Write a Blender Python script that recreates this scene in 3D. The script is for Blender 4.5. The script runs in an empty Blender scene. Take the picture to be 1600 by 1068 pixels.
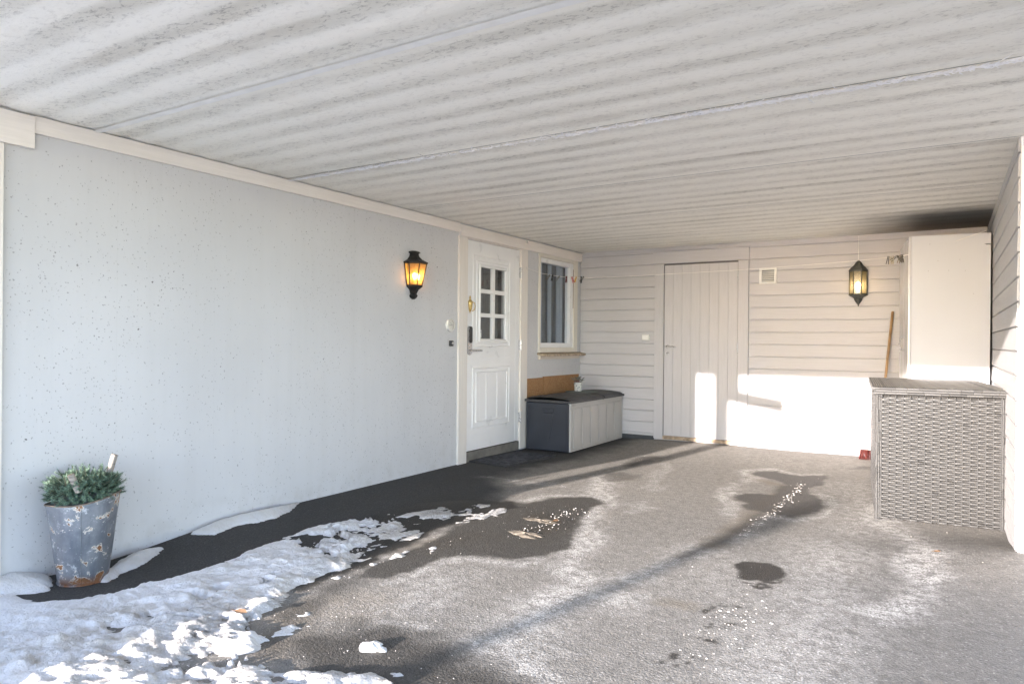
import bpy, math, random
import numpy as np
from mathutils import Vector, Matrix
random.seed(7); rng = np.random.default_rng(11)
S = bpy.context.scene; COL = S.collection
R = math.radians

# ------------------------------------------------------------------ camera
CF, YAW, PIT, ROL = 1101.18, -0.55277, -0.0010643, 0.0086773
CC = np.array([3.97069, -8.0942, 1.18707])
F_ = np.array([math.sin(YAW)*math.cos(PIT), math.cos(YAW)*math.cos(PIT), math.sin(PIT)])
R0 = np.array([math.cos(YAW), -math.sin(YAW), 0.]); U0 = np.cross(R0, F_)
R_ = math.cos(ROL)*R0+math.sin(ROL)*U0; U_ = -math.sin(ROL)*R0+math.cos(ROL)*U0
cd = bpy.data.cameras.new('camera'); cam = bpy.data.objects.new('camera', cd); COL.objects.link(cam)
M = Matrix.Identity(4)
for i in range(3):
    M[i][0] = R_[i]; M[i][1] = U_[i]; M[i][2] = -F_[i]; M[i][3] = CC[i]
cam.matrix_world = M
cd.sensor_width = 36; cd.lens = CF*36/1600; cd.clip_start = .05; cd.clip_end = 2000
S.camera = cam

# ------------------------------------------------------------------ light
SUN_EL, SUN_AZ = 9.1, 12.7
w = bpy.data.worlds.new('World'); S.world = w; w.use_nodes = True
nt = w.node_tree; bg = nt.nodes['Background']
sky = nt.nodes.new('ShaderNodeTexSky'); sky.sky_type = 'NISHITA'; sky.sun_disc = False
sky.sun_elevation = R(SUN_EL); sky.sun_rotation = R(180+SUN_AZ); sky.air_density = 0.5; sky.dust_density = 0.1; sky.ozone_density = 0.4
nt.links.new(sky.outputs[0], bg.inputs[0]); bg.inputs[1].default_value = 0.15
sl = bpy.data.lights.new('sun', 'SUN'); sl.energy = 2.0; sl.angle = R(0.55); sl.color = (1, .985, .965)
sun = bpy.data.objects.new('sun', sl); COL.objects.link(sun)
az = R(SUN_AZ); el = R(SUN_EL)
sun.rotation_euler = Vector((math.sin(az)*math.cos(el), math.cos(az)*math.cos(el), -math.sin(el))).to_track_quat('-Z', 'Y').to_euler()
S.view_settings.view_transform = 'Standard'; S.view_settings.look = 'None'
S.view_settings.gamma = 1; S.view_settings.exposure = 3.32
S.view_settings.use_white_balance = True; S.view_settings.white_balance_temperature = 7250; S.view_settings.white_balance_tint = 18

def sstep(a, b, x):
    t = np.clip((x-a)/(b-a), 0, 1); return t*t*(3-2*t)

# ------------------------------------------------------------------ helpers
class MB:
    """collects faces, becomes one mesh object"""
    def __init__(s): s.v = []; s.f = []; s.m = []
    def add(s, vs, fs, m=0):
        o = len(s.v); s.v += [tuple(v) for v in vs]; s.f += [tuple(i+o for i in f) for f in fs]; s.m += [m]*len(fs); return s
    def box(s, a, b, m=0, T=None):
        x0, y0, z0 = a; x1, y1, z1 = b
        vs = [(x0,y0,z0),(x1,y0,z0),(x1,y1,z0),(x0,y1,z0),(x0,y0,z1),(x1,y0,z1),(x1,y1,z1),(x0,y1,z1)]
        if T: vs = [T(*v) for v in vs]
        return s.add(vs, [(0,3,2,1),(4,5,6,7),(0,1,5,4),(1,2,6,5),(2,3,7,6),(3,0,4,7)], m)
    def prism(s, prof, fn, t0, t1, m=0):
        """extrude a closed 2D profile; fn(u,v,t)->xyz"""
        n = len(prof); vs = [fn(u, v, t0) for u, v in prof]+[fn(u, v, t1) for u, v in prof]
        fs = [(i, (i+1) % n, (i+1) % n+n, i+n) for i in range(n)]+[tuple(range(n))[::-1], tuple(range(n, 2*n))]
        return s.add(vs, fs, m)
    def lathe(s, prof, c=(0,0,0), n=24, m=0, axis='z', a0=0, a1=2*math.pi, close=True):
        vs = []; k = n if close else n+1
        for r, h in prof:
            for i in range(k):
                a = a0+(a1-a0)*i/n; p = (r*math.cos(a), r*math.sin(a), h)
                if axis == 'x': p = (p[2], p[0], p[1])
                if axis == 'y': p = (p[0], p[2], p[1])
                vs.append((c[0]+p[0], c[1]+p[1], c[2]+p[2]))
        fs = []
        for j in range(len(prof)-1):
            for i in range(n):
                i2 = (i+1) % k
                fs.append((j*k+i, j*k+i2, (j+1)*k+i2, (j+1)*k+i))
        return s.add(vs, fs, m)
    def tube(s, pts, r, n=8, m=0):
        pts = [Vector(p) for p in pts]; vs = []
        rr = r if hasattr(r, '__len__') else [r]*len(pts)
        up = None
        for i, p in enumerate(pts):
            d = (pts[min(i+1, len(pts)-1)]-pts[max(i-1, 0)]).normalized()
            if up is None or abs(up.dot(d)) > .95: up = Vector((0,0,1)) if abs(d.z) < .9 else Vector((1,0,0))
            a = d.cross(up).normalized(); b = d.cross(a).normalized(); up = b.cross(d) if False else up
            for k in range(n):
                t = 2*math.pi*k/n; vs.append(p+(a*math.cos(t)+b*math.sin(t))*rr[i])
        fs = [(i*n+k, i*n+(k+1) % n, (i+1)*n+(k+1) % n, (i+1)*n+k) for i in range(len(pts)-1) for k in range(n)]
        fs += [tuple(range(n))[::-1], tuple(range((len(pts)-1)*n, len(pts)*n))]
        return s.add(vs, fs, m)
    def grid(s, P, m=0):
        ny, nx = len(P), len(P[0]); vs = [q for r in P for q in r]
        return s.add(vs, [(j*nx+i, j*nx+i+1, (j+1)*nx+i+1, (j+1)*nx+i) for j in range(ny-1) for i in range(nx-1)], m)
    def build(s, name, mats, parent=None, smooth=False, bevel=0, loc=(0,0,0), rz=0, seg=2):
        me = bpy.data.meshes.new(name); me.from_pydata(s.v, [], s.f)
        mats = mats if isinstance(mats, (list, tuple)) else [mats]
        for q in mats: me.materials.append(q)
        me.polygons.foreach_set('material_index', s.m)
        if smooth: me.polygons.foreach_set('use_smooth', [True]*len(s.f))
        me.update()
        o = bpy.data.objects.new(name, me); COL.objects.link(o)
        if parent: o.parent = parent
        o.location = loc; o.rotation_euler.z = rz
        if bevel:
            b = o.modifiers.new('bevel', 'BEVEL'); b.width = bevel; b.segments = seg; b.limit_method = 'ANGLE'; b.angle_limit = R(40)
        if smooth == 'auto':
            pass
        return o

def tag(o, label=None, cat=None, group=None, kind=None):
    if label: o['label'] = label
    if cat: o['category'] = cat
    if group: o['group'] = group
    if kind: o['kind'] = kind
    return o
def thing(name, label, cat, loc=(0,0,0), rz=0, group=None):
    o = bpy.data.objects.new(name, None); COL.objects.link(o); o.location = loc; o.rotation_euler.z = rz
    o.empty_display_size = .1
    return tag(o, label, cat, group)

def fbm2(x, y, sc, seed, oct=5, gain=.5):
    """value noise, -1..1"""
    out = np.zeros_like(x, dtype=float); a = 1.; tot = 0
    g = np.random.default_rng(seed)
    for o in range(oct):
        T = g.random((256, 256))*2-1
        u = x/sc*(2**o)+37.3*o+seed; v = y/sc*(2**o)+11.7*o-seed*.3
        iu = np.floor(u).astype(int); iv = np.floor(v).astype(int); fu = u-iu; fv = v-iv
        fu = fu*fu*(3-2*fu); fv = fv*fv*(3-2*fv)
        A = T[iu & 255, iv & 255]; B = T[(iu+1) & 255, iv & 255]; C = T[iu & 255, (iv+1) & 255]; D = T[(iu+1) & 255, (iv+1) & 255]
        out += a*((A*(1-fu)+B*fu)*(1-fv)+(C*(1-fu)+D*fu)*fv); tot += a; a *= gain
    return out/tot*1.6

# ------------------------------------------------------------------ materials
class N:
    def __init__(s, name, rough=.6, metal=0., spec=.5):
        s.mat = bpy.data.materials.new(name); s.mat.use_nodes = True; s.t = s.mat.node_tree
        s.b = s.t.nodes['Principled BSDF']; s.b.inputs['Roughness'].default_value = rough
        s.b.inputs['Metallic'].default_value = metal; s.b.inputs['Specular IOR Level'].default_value = spec
        s.co = s.t.nodes.new('ShaderNodeTexCoord').outputs['Object']
    def n(s, ty, **k):
        q = s.t.nodes.new(ty)
        for a, v in k.items():
            if a.startswith('i_'):
                key = a[2:]; key = int(key) if key.isdigit() else key.replace('_', ' ')
                if hasattr(v, 'is_linked') or hasattr(v, 'node'): s.t.links.new(v, q.inputs[key])
                else: q.inputs[key].default_value = v
            else: setattr(q, a, v)
        return q
    def scale(s, sc, co=None):
        return s.n('ShaderNodeMapping', i_Vector=co or s.co, i_Scale=sc).outputs[0]
    def noise(s, sc=5., det=4., rough=.55, co=None, dist=0.):
        return s.n('ShaderNodeTexNoise', i_Vector=co or s.co, i_Scale=sc, i_Detail=det, i_Roughness=rough, i_Distortion=dist).outputs[0]
    def ramp(s, f, a, b, va=0., vb=1.):
        return s.n('ShaderNodeMapRange', i_Value=f, i_1=a, i_2=b, i_3=va, i_4=vb, interpolation_type='SMOOTHSTEP').outputs[0]
    def mix(s, f, a, b, mode='MIX'):
        q = s.t.nodes.new('ShaderNodeMix'); q.data_type = 'RGBA'; q.blend_type = mode
        for i, v in ((0, f), (6, a), (7, b)):
            if hasattr(v, 'node'): s.t.links.new(v, q.inputs[i])
            else: q.inputs[i].default_value = v if i == 0 else (*v, 1) if len(v) == 3 else v
        return q.outputs[2]
    def math(s, op, a, b=0., c=0.):
        q = s.t.nodes.new('ShaderNodeMath'); q.operation = op
        for i, v in enumerate((a, b, c)):
            if hasattr(v, 'node'): s.t.links.new(v, q.inputs[i])
            else: q.inputs[i].default_value = v
        return q.outputs[0]
    def color(s, c):
        if hasattr(c, 'node'): s.t.links.new(c, s.b.inputs['Base Color'])
        else: s.b.inputs['Base Color'].default_value = (*c, 1)
    def rough(s, c): s.t.links.new(c, s.b.inputs['Roughness'])
    def bump(s, h, dist=.002, st=1.):
        q = s.n('ShaderNodeBump', i_Height=h, i_Distance=dist, i_Strength=st)
        s.t.links.new(q.outputs[0], s.b.inputs['Normal'])
    def sep(s, v): return s.n('ShaderNodeSeparateXYZ', i_0=v).outputs
    def rnd(s): return s.n('ShaderNodeNewGeometry').outputs['Random Per Island']

def simple(name, c, rough=.6, metal=0., var=.12, sc=9., bump=.0006, bsc=60., spec=.5, dirt=None):
    m = N(name, rough, metal, spec)
    k = m.ramp(m.noise(sc, 5), .3, .7)
    col = m.mix(k, tuple(x*(1-var) for x in c), tuple(min(1, x*(1+var)) for x in c))
    if dirt: col = m.mix(m.ramp(m.noise(sc*.7, 6, .7), .55, .75, 0, dirt[1]), col, dirt[0])
    m.color(col); m.rough(m.ramp(m.noise(sc*2, 3), .3, .7, rough*.85, min(1, rough*1.15)))
    if bump: m.bump(m.noise(bsc, 3), bump)
    return m.mat

def painted(name, c, axis='x', dirtc=(.35,.27,.2), rough=.55):
    """brush-painted wood: grain runs along the axis"""
    m = N(name, rough)
    sc = {'x': (2.5, 40, 40), 'y': (40, 2.5, 40), 'z': (40, 40, 2.5)}[axis]
    g = m.noise(1.6, 5, .6, m.scale(sc))
    col = m.mix(m.ramp(g, .25, .75), tuple(x*.94 for x in c), tuple(min(1, x*1.03) for x in c))
    big = m.noise(1.3, 4); col = m.mix(m.ramp(big, .35, .7, 0, .35), col, tuple(x*q for x, q in zip(c, (.90, .885, .86))))
    v = m.n('ShaderNodeTexVoronoi', i_Vector=m.co, i_Scale=9.).outputs['Distance']
    col = m.mix(m.ramp(v, .012, .03, .8, 0), col, (.2,.15,.12))
    m.color(col); m.bump(g, .0012, .7)
    return m.mat

WALLW = painted('painted_siding', (.53,.525,.54), 'x')
WALLY = painted('painted_siding_side', (.52,.52,.53), 'y')
TRIMY = painted('cream_trim_along', (.84,.79,.735), 'y')
TRIMZ = painted('cream_trim_upright', (.80,.755,.70), 'z')
TRIMB = painted('pale_trim', (.53,.525,.54), 'z')
DOORW = simple('white_door_enamel', (.84,.84,.835), .32, var=.02, sc=3, bump=0)
STEEL = simple('brushed_steel', (.55,.55,.56), .3, .9, var=.1, sc=40)
BLACKP = simple('black_plastic', (.02,.02,.022), .4, bump=0)
BRASS = simple('brass', (.62,.45,.18), .3, .95, sc=60)
WHITEP = simple('white_plastic', (.75,.75,.72), .4, var=.04)
IRON = simple('black_cast_iron', (.016,.015,.014), .55, .3, sc=40, bump=.001, bsc=120)
IRONG = simple('grey_green_cast_iron', (.075,.08,.072), .6, .2, sc=40, bump=.001, bsc=120)

def m_concrete():
    m = N('painted_concrete', .75)
    base = m.mix(m.ramp(m.noise(.8, 4), .3, .7), (.575,.578,.587), (.625,.627,.633))
    xs = m.sep(m.co)
    # faint vertical formwork lines and streaks
    st = m.noise(1.0, 4, .6, m.scale((8, 8, .5)))
    base = m.mix(m.ramp(st, .4, .75, 0, .22), base, (.53,.53,.525))
    fl = m.math('ABSOLUTE', m.math('SUBTRACT', m.math('FRACT', m.math('DIVIDE', xs[1], .62)), .5))
    base = m.mix(m.ramp(fl, .0, .006, .18, 0), base, (.5,.5,.5))
    # blow holes, clustered
    cl = m.ramp(m.noise(1.1, 3, .6), .40, .66)
    warp = m.n('ShaderNodeVectorMath', operation='ADD', i_0=m.co, i_1=m.n('ShaderNodeVectorMath', operation='SCALE', i_0=m.n('ShaderNodeTexNoise', i_Vector=m.co, i_Scale=55.).outputs[1], i_Scale=.02).outputs[0]).outputs[0]
    def pits(sc, keep, r):
        v = m.n('ShaderNodeTexVoronoi', i_Vector=warp, i_Scale=sc)
        k = m.sep(v.outputs['Color'])
        sel = m.math('LESS_THAN', k[0], m.math('MULTIPLY', m.math('ADD', m.math('MULTIPLY', cl, 1.0), .16), keep))
        rad = m.math('MULTIPLY', k[1], r)
        d = m.ramp(m.math('SUBTRACT', v.outputs['Distance'], rad), -.02, .02, 1, 0)
        return m.math('MULTIPLY', sel, d)
    p1 = pits(24, .17, .15); p2 = pits(44, .30, .24); p3 = pits(88, .45, .38)
    p = m.math('MAXIMUM', p1, m.math('MAXIMUM', m.math('MULTIPLY', p2, .75), m.math('MULTIPLY', p3, .5)))
    base = m.mix(m.math('MULTIPLY', p, .9), base, (.11,.105,.105))
    # scuffs near the floor
    dz = m.ramp(xs[2], .0, .30, 1, 0)
    base = m.mix(m.math('MULTIPLY', dz, m.ramp(m.noise(9, 5), .45, .7, 0, .35)), base, (.45,.44,.42))
    m.color(base)
    h = m.math('SUBTRACT', m.math('MULTIPLY', m.noise(25, 5), .35), p)
    m.bump(h, .004, .6)
    return m.mat
CONC = m_concrete()
PLINTH = simple('grey_plinth', (.25,.26,.28), .8, var=.2, sc=14, bump=.002)
SILLC = simple('threshold_concrete', (.17,.16,.14), .85, var=.25, sc=10, bump=.003)

def m_ceiling():
    m = N('stained_fleece_ceiling', .9, spec=.1)
    x, y, z = m.sep(m.co)
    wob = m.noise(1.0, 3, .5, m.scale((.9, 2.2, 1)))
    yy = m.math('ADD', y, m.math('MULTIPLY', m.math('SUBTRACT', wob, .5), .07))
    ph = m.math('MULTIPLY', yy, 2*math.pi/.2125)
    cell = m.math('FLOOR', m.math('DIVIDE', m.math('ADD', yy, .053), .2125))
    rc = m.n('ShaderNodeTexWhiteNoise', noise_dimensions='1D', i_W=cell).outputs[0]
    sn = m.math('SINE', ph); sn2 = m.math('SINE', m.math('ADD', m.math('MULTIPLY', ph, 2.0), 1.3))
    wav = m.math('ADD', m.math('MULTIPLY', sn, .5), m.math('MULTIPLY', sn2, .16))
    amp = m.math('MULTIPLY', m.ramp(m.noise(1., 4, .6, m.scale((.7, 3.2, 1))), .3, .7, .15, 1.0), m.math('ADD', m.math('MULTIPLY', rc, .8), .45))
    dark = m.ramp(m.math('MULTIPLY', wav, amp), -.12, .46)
    fine = m.noise(1.0, 6, .75, m.scale((34, 60, 1)), 1.0)
    med = m.noise(1.0, 5, .65, m.scale((5, 11, 1)))
    bigs = m.noise(1.0, 4, .6, m.scale((1.1, 2.0, 1)))
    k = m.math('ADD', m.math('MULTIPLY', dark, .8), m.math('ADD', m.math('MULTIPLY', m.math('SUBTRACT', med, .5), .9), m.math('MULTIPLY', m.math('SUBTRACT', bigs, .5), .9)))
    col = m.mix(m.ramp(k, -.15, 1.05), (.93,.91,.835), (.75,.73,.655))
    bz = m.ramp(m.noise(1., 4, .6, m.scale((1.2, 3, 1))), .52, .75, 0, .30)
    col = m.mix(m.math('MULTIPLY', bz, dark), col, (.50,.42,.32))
    f2 = m.noise(1.0, 5, .7, m.scale((14, 30, 1)), 1.5)
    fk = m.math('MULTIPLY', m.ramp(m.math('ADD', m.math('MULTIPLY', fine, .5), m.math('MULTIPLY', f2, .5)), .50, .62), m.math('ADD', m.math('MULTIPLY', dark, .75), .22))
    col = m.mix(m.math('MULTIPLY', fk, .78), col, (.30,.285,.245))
    # pale scuffs
    sc = m.ramp(m.noise(1., 3, .5, m.scale((2.5, 5, 1)), 2.), .72, .78, 0, .6)
    col = m.mix(sc, col, (.8,.8,.77))
    # shade painted into the back corner over the cabinet, edges broken by noise
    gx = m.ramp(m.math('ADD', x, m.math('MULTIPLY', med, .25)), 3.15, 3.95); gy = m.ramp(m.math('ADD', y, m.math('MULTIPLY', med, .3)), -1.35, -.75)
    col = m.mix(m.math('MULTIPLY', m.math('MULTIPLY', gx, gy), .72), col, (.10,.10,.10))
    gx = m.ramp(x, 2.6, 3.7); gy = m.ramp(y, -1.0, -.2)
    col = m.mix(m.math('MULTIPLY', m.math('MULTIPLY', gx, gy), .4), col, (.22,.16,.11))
    m.color(col)
    m.bump(m.math('ADD', m.math('MULTIPLY', wav, -.7), m.math('MULTIPLY', fine, .5)), .004, .5)
    return m.mat
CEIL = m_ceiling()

def m_ground():
    m = N('frosty_asphalt', .8)
    at = m.n('ShaderNodeAttribute', attribute_name='masks')
    wet, salt, brown = m.sep(at.outputs['Color'])
    at2 = m.n('ShaderNodeAttribute', attribute_name='masks2')
    dry, grit, blue = m.sep(at2.outputs['Color'])
    g1 = m.noise(110, 4, .7); g2 = m.noise(260, 3, .7); g3 = m.noise(18, 5, .65); g4 = m.noise(2.3, 4, .6)
    vo = m.n('ShaderNodeTexVoronoi', i_Vector=m.co, i_Scale=135., i_Randomness=1.)
    ag = m.sep(vo.outputs['Color'])[0]
    base = m.mix(m.ramp(g1, .3, .7), (.030,.030,.030), (.070,.069,.068))
    base = m.mix(m.ramp(ag, .86, .97, 0, .3), base, (.16,.158,.155))
    base = m.mix(m.ramp(g4, .35, .7, 0, .4), base, (.045,.043,.040))
    base = m.mix(m.ramp(g3, .4, .7, 0, .25), base, (.065,.063,.062))
    # frost film on the driven part (white salt dust)
    film = m.mix(m.ramp(g2, .35, .65), (.19,.181,.165), (.32,.306,.28))
    base = m.mix(m.math('MULTIPLY', dry, m.ramp(g3, .2, .7, .55, .95)), base, film)
    v2 = m.n('ShaderNodeTexVoronoi', i_Vector=m.co, i_Scale=62., i_Randomness=1.); k2 = m.sep(v2.outputs['Color'])
    gr = m.math('MULTIPLY', m.ramp(v2.outputs['Distance'], .20, .36, 1, 0), m.ramp(k2[0], .45, .60))
    base = m.mix(m.math('MULTIPLY', m.math('MULTIPLY', gr, dry), m.math('ADD', m.math('MULTIPLY', salt, .75), .30)), base, (.66,.65,.63))
    gd = m.math('MULTIPLY', m.ramp(v2.outputs['Distance'], .18, .34, 1, 0), m.ramp(k2[1], .74, .84))
    base = m.mix(m.math('MULTIPLY', gd, .75), base, (.06,.055,.05))
    sk = m.math('MULTIPLY', salt, m.ramp(m.math('ADD', m.math('MULTIPLY', g1, .6), m.math('MULTIPLY', g3, .4)), .45, .57, .12, 1.))
    base = m.mix(m.math('MULTIPLY', sk, .85), base, (.58,.57,.55))
    base = m.mix(m.math('MULTIPLY', brown, m.ramp(g3, .25, .65, .35, .9)), base, (.17,.135,.09))
    wetc = m.mix(m.ramp(g1, .35, .7), (.009,.008,.007), (.034,.031,.027))
    base = m.mix(m.math('MULTIPLY', wet, m.ramp(g1, .2, .5, .8, 1.)), base, wetc)
    m.color(base)
    m.rough(m.math('SUBTRACT', .88, m.math('MULTIPLY', wet, .30))); m.b.inputs['Specular IOR Level'].default_value = .3
    h = m.math('ADD', m.math('MULTIPLY', g1, .6), m.math('ADD', m.math('MULTIPLY', v2.outputs['Distance'], -.5), m.math('ADD', m.math('MULTIPLY', vo.outputs['Distance'], -.5), m.math('MULTIPLY', g3, .5))))
    m.bump(h, .005, .6)
    return m.mat
GROUND = m_ground()

def m_snow():
    m = N('old_snow', .6, spec=.3)
    at = m.n('ShaderNodeAttribute', attribute_name='masks')
    dirt, ice, _ = m.sep(at.outputs['Color'])
    n1 = m.noise(14, 8, .75); n2 = m.noise(60, 4, .7)
    c = m.mix(m.ramp(n1, .3, .7), (.80,.81,.83), (.87,.875,.88))
    c = m.mix(m.math('MULTIPLY', dirt, m.ramp(n1, .35, .65, .2, .85)), c, (.46,.42,.36))
    c = m.mix(m.math('MULTIPLY', ice, m.ramp(n2, .35, .65, .35, .9)), c, (.30,.30,.30))
    m.color(c); m.bump(m.math('ADD', n1, m.math('MULTIPLY', n2, .5)), .022, 1.)
    return m.mat
SNOW = m_snow()

# ------------------------------------------------------------------ ground
def at(px, py, z=0.):
    d = F_+R_*(px-800)/CF-U_*(py-534)/CF; t = (z-CC[2])/d[2]; q = CC+t*d; return (q[0], q[1])
def W(pts, z=0.): return np.array([at(a, b, z) for a, b in pts])
def gz(x, y):
    x = np.asarray(x, float); y = np.asarray(y, float)
    z = .03*sstep(-1.3, -.1, y)*sstep(.4, 1.2, x)+.004
    z = z-.06*sstep(-5.1, -6.1, y)*sstep(1.3, .2, x)
    z = z+.085*np.exp(-((x-4.45)**2+(y+3.45)**2)/(2*.33**2))
    z = z+.006*fbm2(x, y, .9, 5, 2)
    return z
def sdpoly(P, x, y):
    """signed distance, positive inside"""
    d = np.full(x.shape, 1e9); ins = np.zeros(x.shape, bool); n = len(P)
    for i in range(n):
        ax, ay = P[i]; bx, by = P[(i+1) % n]; ex, ey = bx-ax, by-ay
        t = np.clip(((x-ax)*ex+(y-ay)*ey)/(ex*ex+ey*ey+1e-12), 0, 1)
        d = np.minimum(d, (x-ax-ex*t)**2+(y-ay-ey*t)**2)
        c = ((ay > y) != (by > y)) & (x < (bx-ax)*(y-ay)/(by-ay+1e-12)+ax); ins ^= c
    d = np.sqrt(d); return np.where(ins, d, -d)
def dline(P, x, y):
    d = np.full(x.shape, 1e9)
    for i in range(len(P)-1):
        ax, ay = P[i]; bx, by = P[i+1]; ex, ey = bx-ax, by-ay
        t = np.clip(((x-ax)*ex+(y-ay)*ey)/(ex*ex+ey*ey+1e-12), 0, 1)
        d = np.minimum(d, (x-ax-ex*t)**2+(y-ay-ey*t)**2)
    return np.sqrt(d)

def sheet(name, xs, ys, zfn, mat, masks=None, masks2=None, cull=None):
    X, Y = np.meshgrid(xs, ys); Z = zfn(X, Y); ny, nx = X.shape
    idx = np.arange(ny*nx).reshape(ny, nx)
    q = np.stack([idx[:-1, :-1], idx[:-1, 1:], idx[1:, 1:], idx[1:, :-1]], -1).reshape(-1, 4)
    if cull is not None:
        keep = cull(X, Y, Z).ravel(); q = q[keep[q].any(1)]
        used = np.zeros(ny*nx, bool); used[q.ravel()] = True
    else: used = np.ones(ny*nx, bool)
    mp = np.cumsum(used)-1; q = mp[q]
    V = np.stack([X, Y, Z], -1).reshape(-1, 3)[used]
    me = bpy.data.meshes.new(name)
    me.vertices.add(len(V)); me.vertices.foreach_set('co', V.ravel())
    me.loops.add(q.size); me.loops.foreach_set('vertex_index', q.ravel().astype(np.int32))
    me.polygons.add(len(q)); me.polygons.foreach_set('loop_start', np.arange(0, q.size, 4, dtype=np.int32))
    me.update(calc_edges=True); me.polygons.foreach_set('use_smooth', [True]*len(q))
    for nm, mk in (('masks', masks), ('masks2', masks2)):
        if mk is None: continue
        a = me.color_attributes.new(nm, 'FLOAT_COLOR', 'POINT')
        C = np.ones((ny*nx, 4)); 
        for i, c in enumerate(mk(X, Y)): C[:, i] = np.clip(c, 0, 1).ravel()
        a.data.foreach_set('color', C[used].ravel())
    me.materials.append(mat); me.validate()
    o = bpy.data.objects.new(name, me); COL.objects.link(o); return o

def blob(P, X, Y, soft=.04, warp=.05, seed=1, sc=.25):
    return sstep(-soft, soft, sdpoly(W(P), X, Y)+warp*fbm2(X, Y, sc, seed, 5, .6))
def streak(P, wd, X, Y, seed=3, warp=.06):
    return np.exp(-(np.maximum(0, dline(W(P), X, Y)+warp*fbm2(X, Y, .22, seed, 5, .6))/wd)**2)

def ground_masks(X, Y):
    near = (X > -.2) & (X < 5.2) & (Y > -8.2) & (Y < .3)
    wet = np.zeros_like(X); salt = np.zeros_like(X); br = np.zeros_like(X)
    wet = np.maximum(wet, blob([(430,862),(510,838),(600,800),(650,786),(700,780),(800,783),(820,792),(720,818),(650,845),(560,885),(470,925),(440,900)], X, Y, .05, .07, 2))
    wet = np.maximum(wet, .78*blob([(540,905),(640,862),(720,820),(800,792),(860,778),(925,777),(942,786),(925,800),(905,812),(893,835),(880,855),(850,868),(800,873),(740,870),(690,873),(660,885),(600,905)], X, Y, .030, .06, 3))
    wet = np.maximum(wet, .80*blob([(1142,775),(1165,771),(1205,772),(1222,758),(1212,750),(1178,742),(1182,736),(1215,735),(1235,740),(1250,742),(1290,742),(1306,749),(1275,757),(1262,765),(1275,777),(1290,788),(1270,803),(1240,810),(1195,803),(1172,795),(1163,786)], X, Y, .024, .06, 4))
    wet = np.maximum(wet, .95*blob([(1147,884),(1160,879),(1205,880),(1224,890),(1222,903),(1206,908),(1195,914),(1185,907),(1165,909),(1150,905),(1158,895)], X, Y, .012, .02, 5, .12))
    wet = np.maximum(wet, .8*blob([(978,722),(1000,714),(1030,713),(1034,717),(1010,723),(985,730)], X, Y, .06, .05, 6))
    wet = np.maximum(wet, .45*blob([(938,746),(950,738),(975,738),(985,744),(1005,742),(1000,748),(975,752),(950,753)], X, Y, .04, .04, 7))
    wet = np.maximum(wet, .75*blob([(470,1000),(560,985),(640,1000),(760,1030),(830,1068),(800,1100),(560,1100),(430,1068)], X, Y, .12, .12, 8))
    wet = np.maximum(wet, .55*blob([(400,960),(500,915),(560,900),(530,935),(480,975),(430,1020)], X, Y, .08, .10, 9))
    wet = np.maximum(wet, .5*blob([(1365,737),(1330,735),(1340,731),(1370,733)], X, Y, .04, .04, 10))
    sp = fbm2(X, Y, .07, 21, 3)
    trk = streak([(1200,905),(1150,950),(1110,990),(1080,1040),(1060,1068)], .13, X, Y, 4, .03)
    wet = np.maximum(wet, .85*sstep(.52, .66, sp*trk+.05))
    wet = np.maximum(wet, .55*streak([(1225,760),(1190,800),(1130,845),(1070,870)], .05, X, Y, 5, .03))
    rim = np.zeros_like(X)
    for P in ([(540,905),(640,862),(720,820),(800,792),(860,778),(925,777),(942,786),(925,800),(905,812),(893,835),(880,855),(850,868),(800,873),(740,870),(690,873),(660,885),(600,905)],
              [(1142,775),(1165,771),(1205,772),(1222,758),(1212,750),(1178,742),(1182,736),(1215,735),(1235,740),(1250,742),(1290,742),(1306,749),(1275,757),(1262,765),(1275,777),(1290,788),(1270,803),(1240,810),(1195,803),(1172,795),(1163,786)],
              [(470,1000),(560,985),(640,1000),(760,1030),(830,1068),(800,1100),(560,1100),(430,1068)]):
        d_ = sdpoly(W(P), X, Y)+.06*fbm2(X, Y, .25, 3 if P[0][0] == 540 else 4 if P[0][0] == 1142 else 8, 5, .6)
        rim = np.maximum(rim, np.exp(-((d_+.075)/.05)**2)*sstep(-.1, .5, fbm2(X, Y, .4, 91, 4)+.25))
    salt = np.maximum(salt, .85*rim)
    # dry damp dark gutter along the house wall
    gut = sstep(1.15, .75, X+.10*fbm2(X, Y, .5, 31, 4)-.10*sstep(-4.5, -6, Y))*sstep(-2.2, -3.2, Y)
    # salt: soft white deposits
    for P, wd, s in (([(940,745),(925,800),(905,850),(880,890),(900,905),(860,945),(780,1000)], .10, .95),
                     ([(780,1005),(830,960),(900,925),(960,935)], .16, .75), ([(990,905),(1060,870),(1110,850),(1160,835)], .11, .7),
                     ([(1370,790),(1380,815),(1430,850),(1445,900),(1420,950),(1370,965)], .12, .95),
                     ([(1300,860),(1270,960),(1230,1068)], .26, .5), ([(1180,745),(1130,765),(1145,800),(1150,830)], .05, .6),
                     ([(760,745),(880,760),(950,740)], .05, .4), ([(690,905),(640,940),(560,950)], .2, .5), ([(1040,725),(1020,760),(1000,790)], .05, .35),
                     ([(1330,760),(1360,790),(1340,830)], .25, .45), ([(980,800),(1010,792)], .05, .5), ([(1130,900),(1200,950)], .4, .25), ([(700,1068),(830,1010)], .1, .3)):
        salt = np.maximum(salt, s*streak(P, wd, X, Y, 7, .09))
    salt *= (1-wet)
    salt = np.maximum(salt, .85*sstep(.5, .62, fbm2(X, Y, .05, 22, 3)*streak([(1250,765),(1225,790),(1190,815),(1160,838)], .05, X, Y, 9, .02)+.08))
    br = np.maximum(br, .5*streak([(560,945),(480,960),(430,1000)], .18, X, Y, 11, .1))
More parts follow.
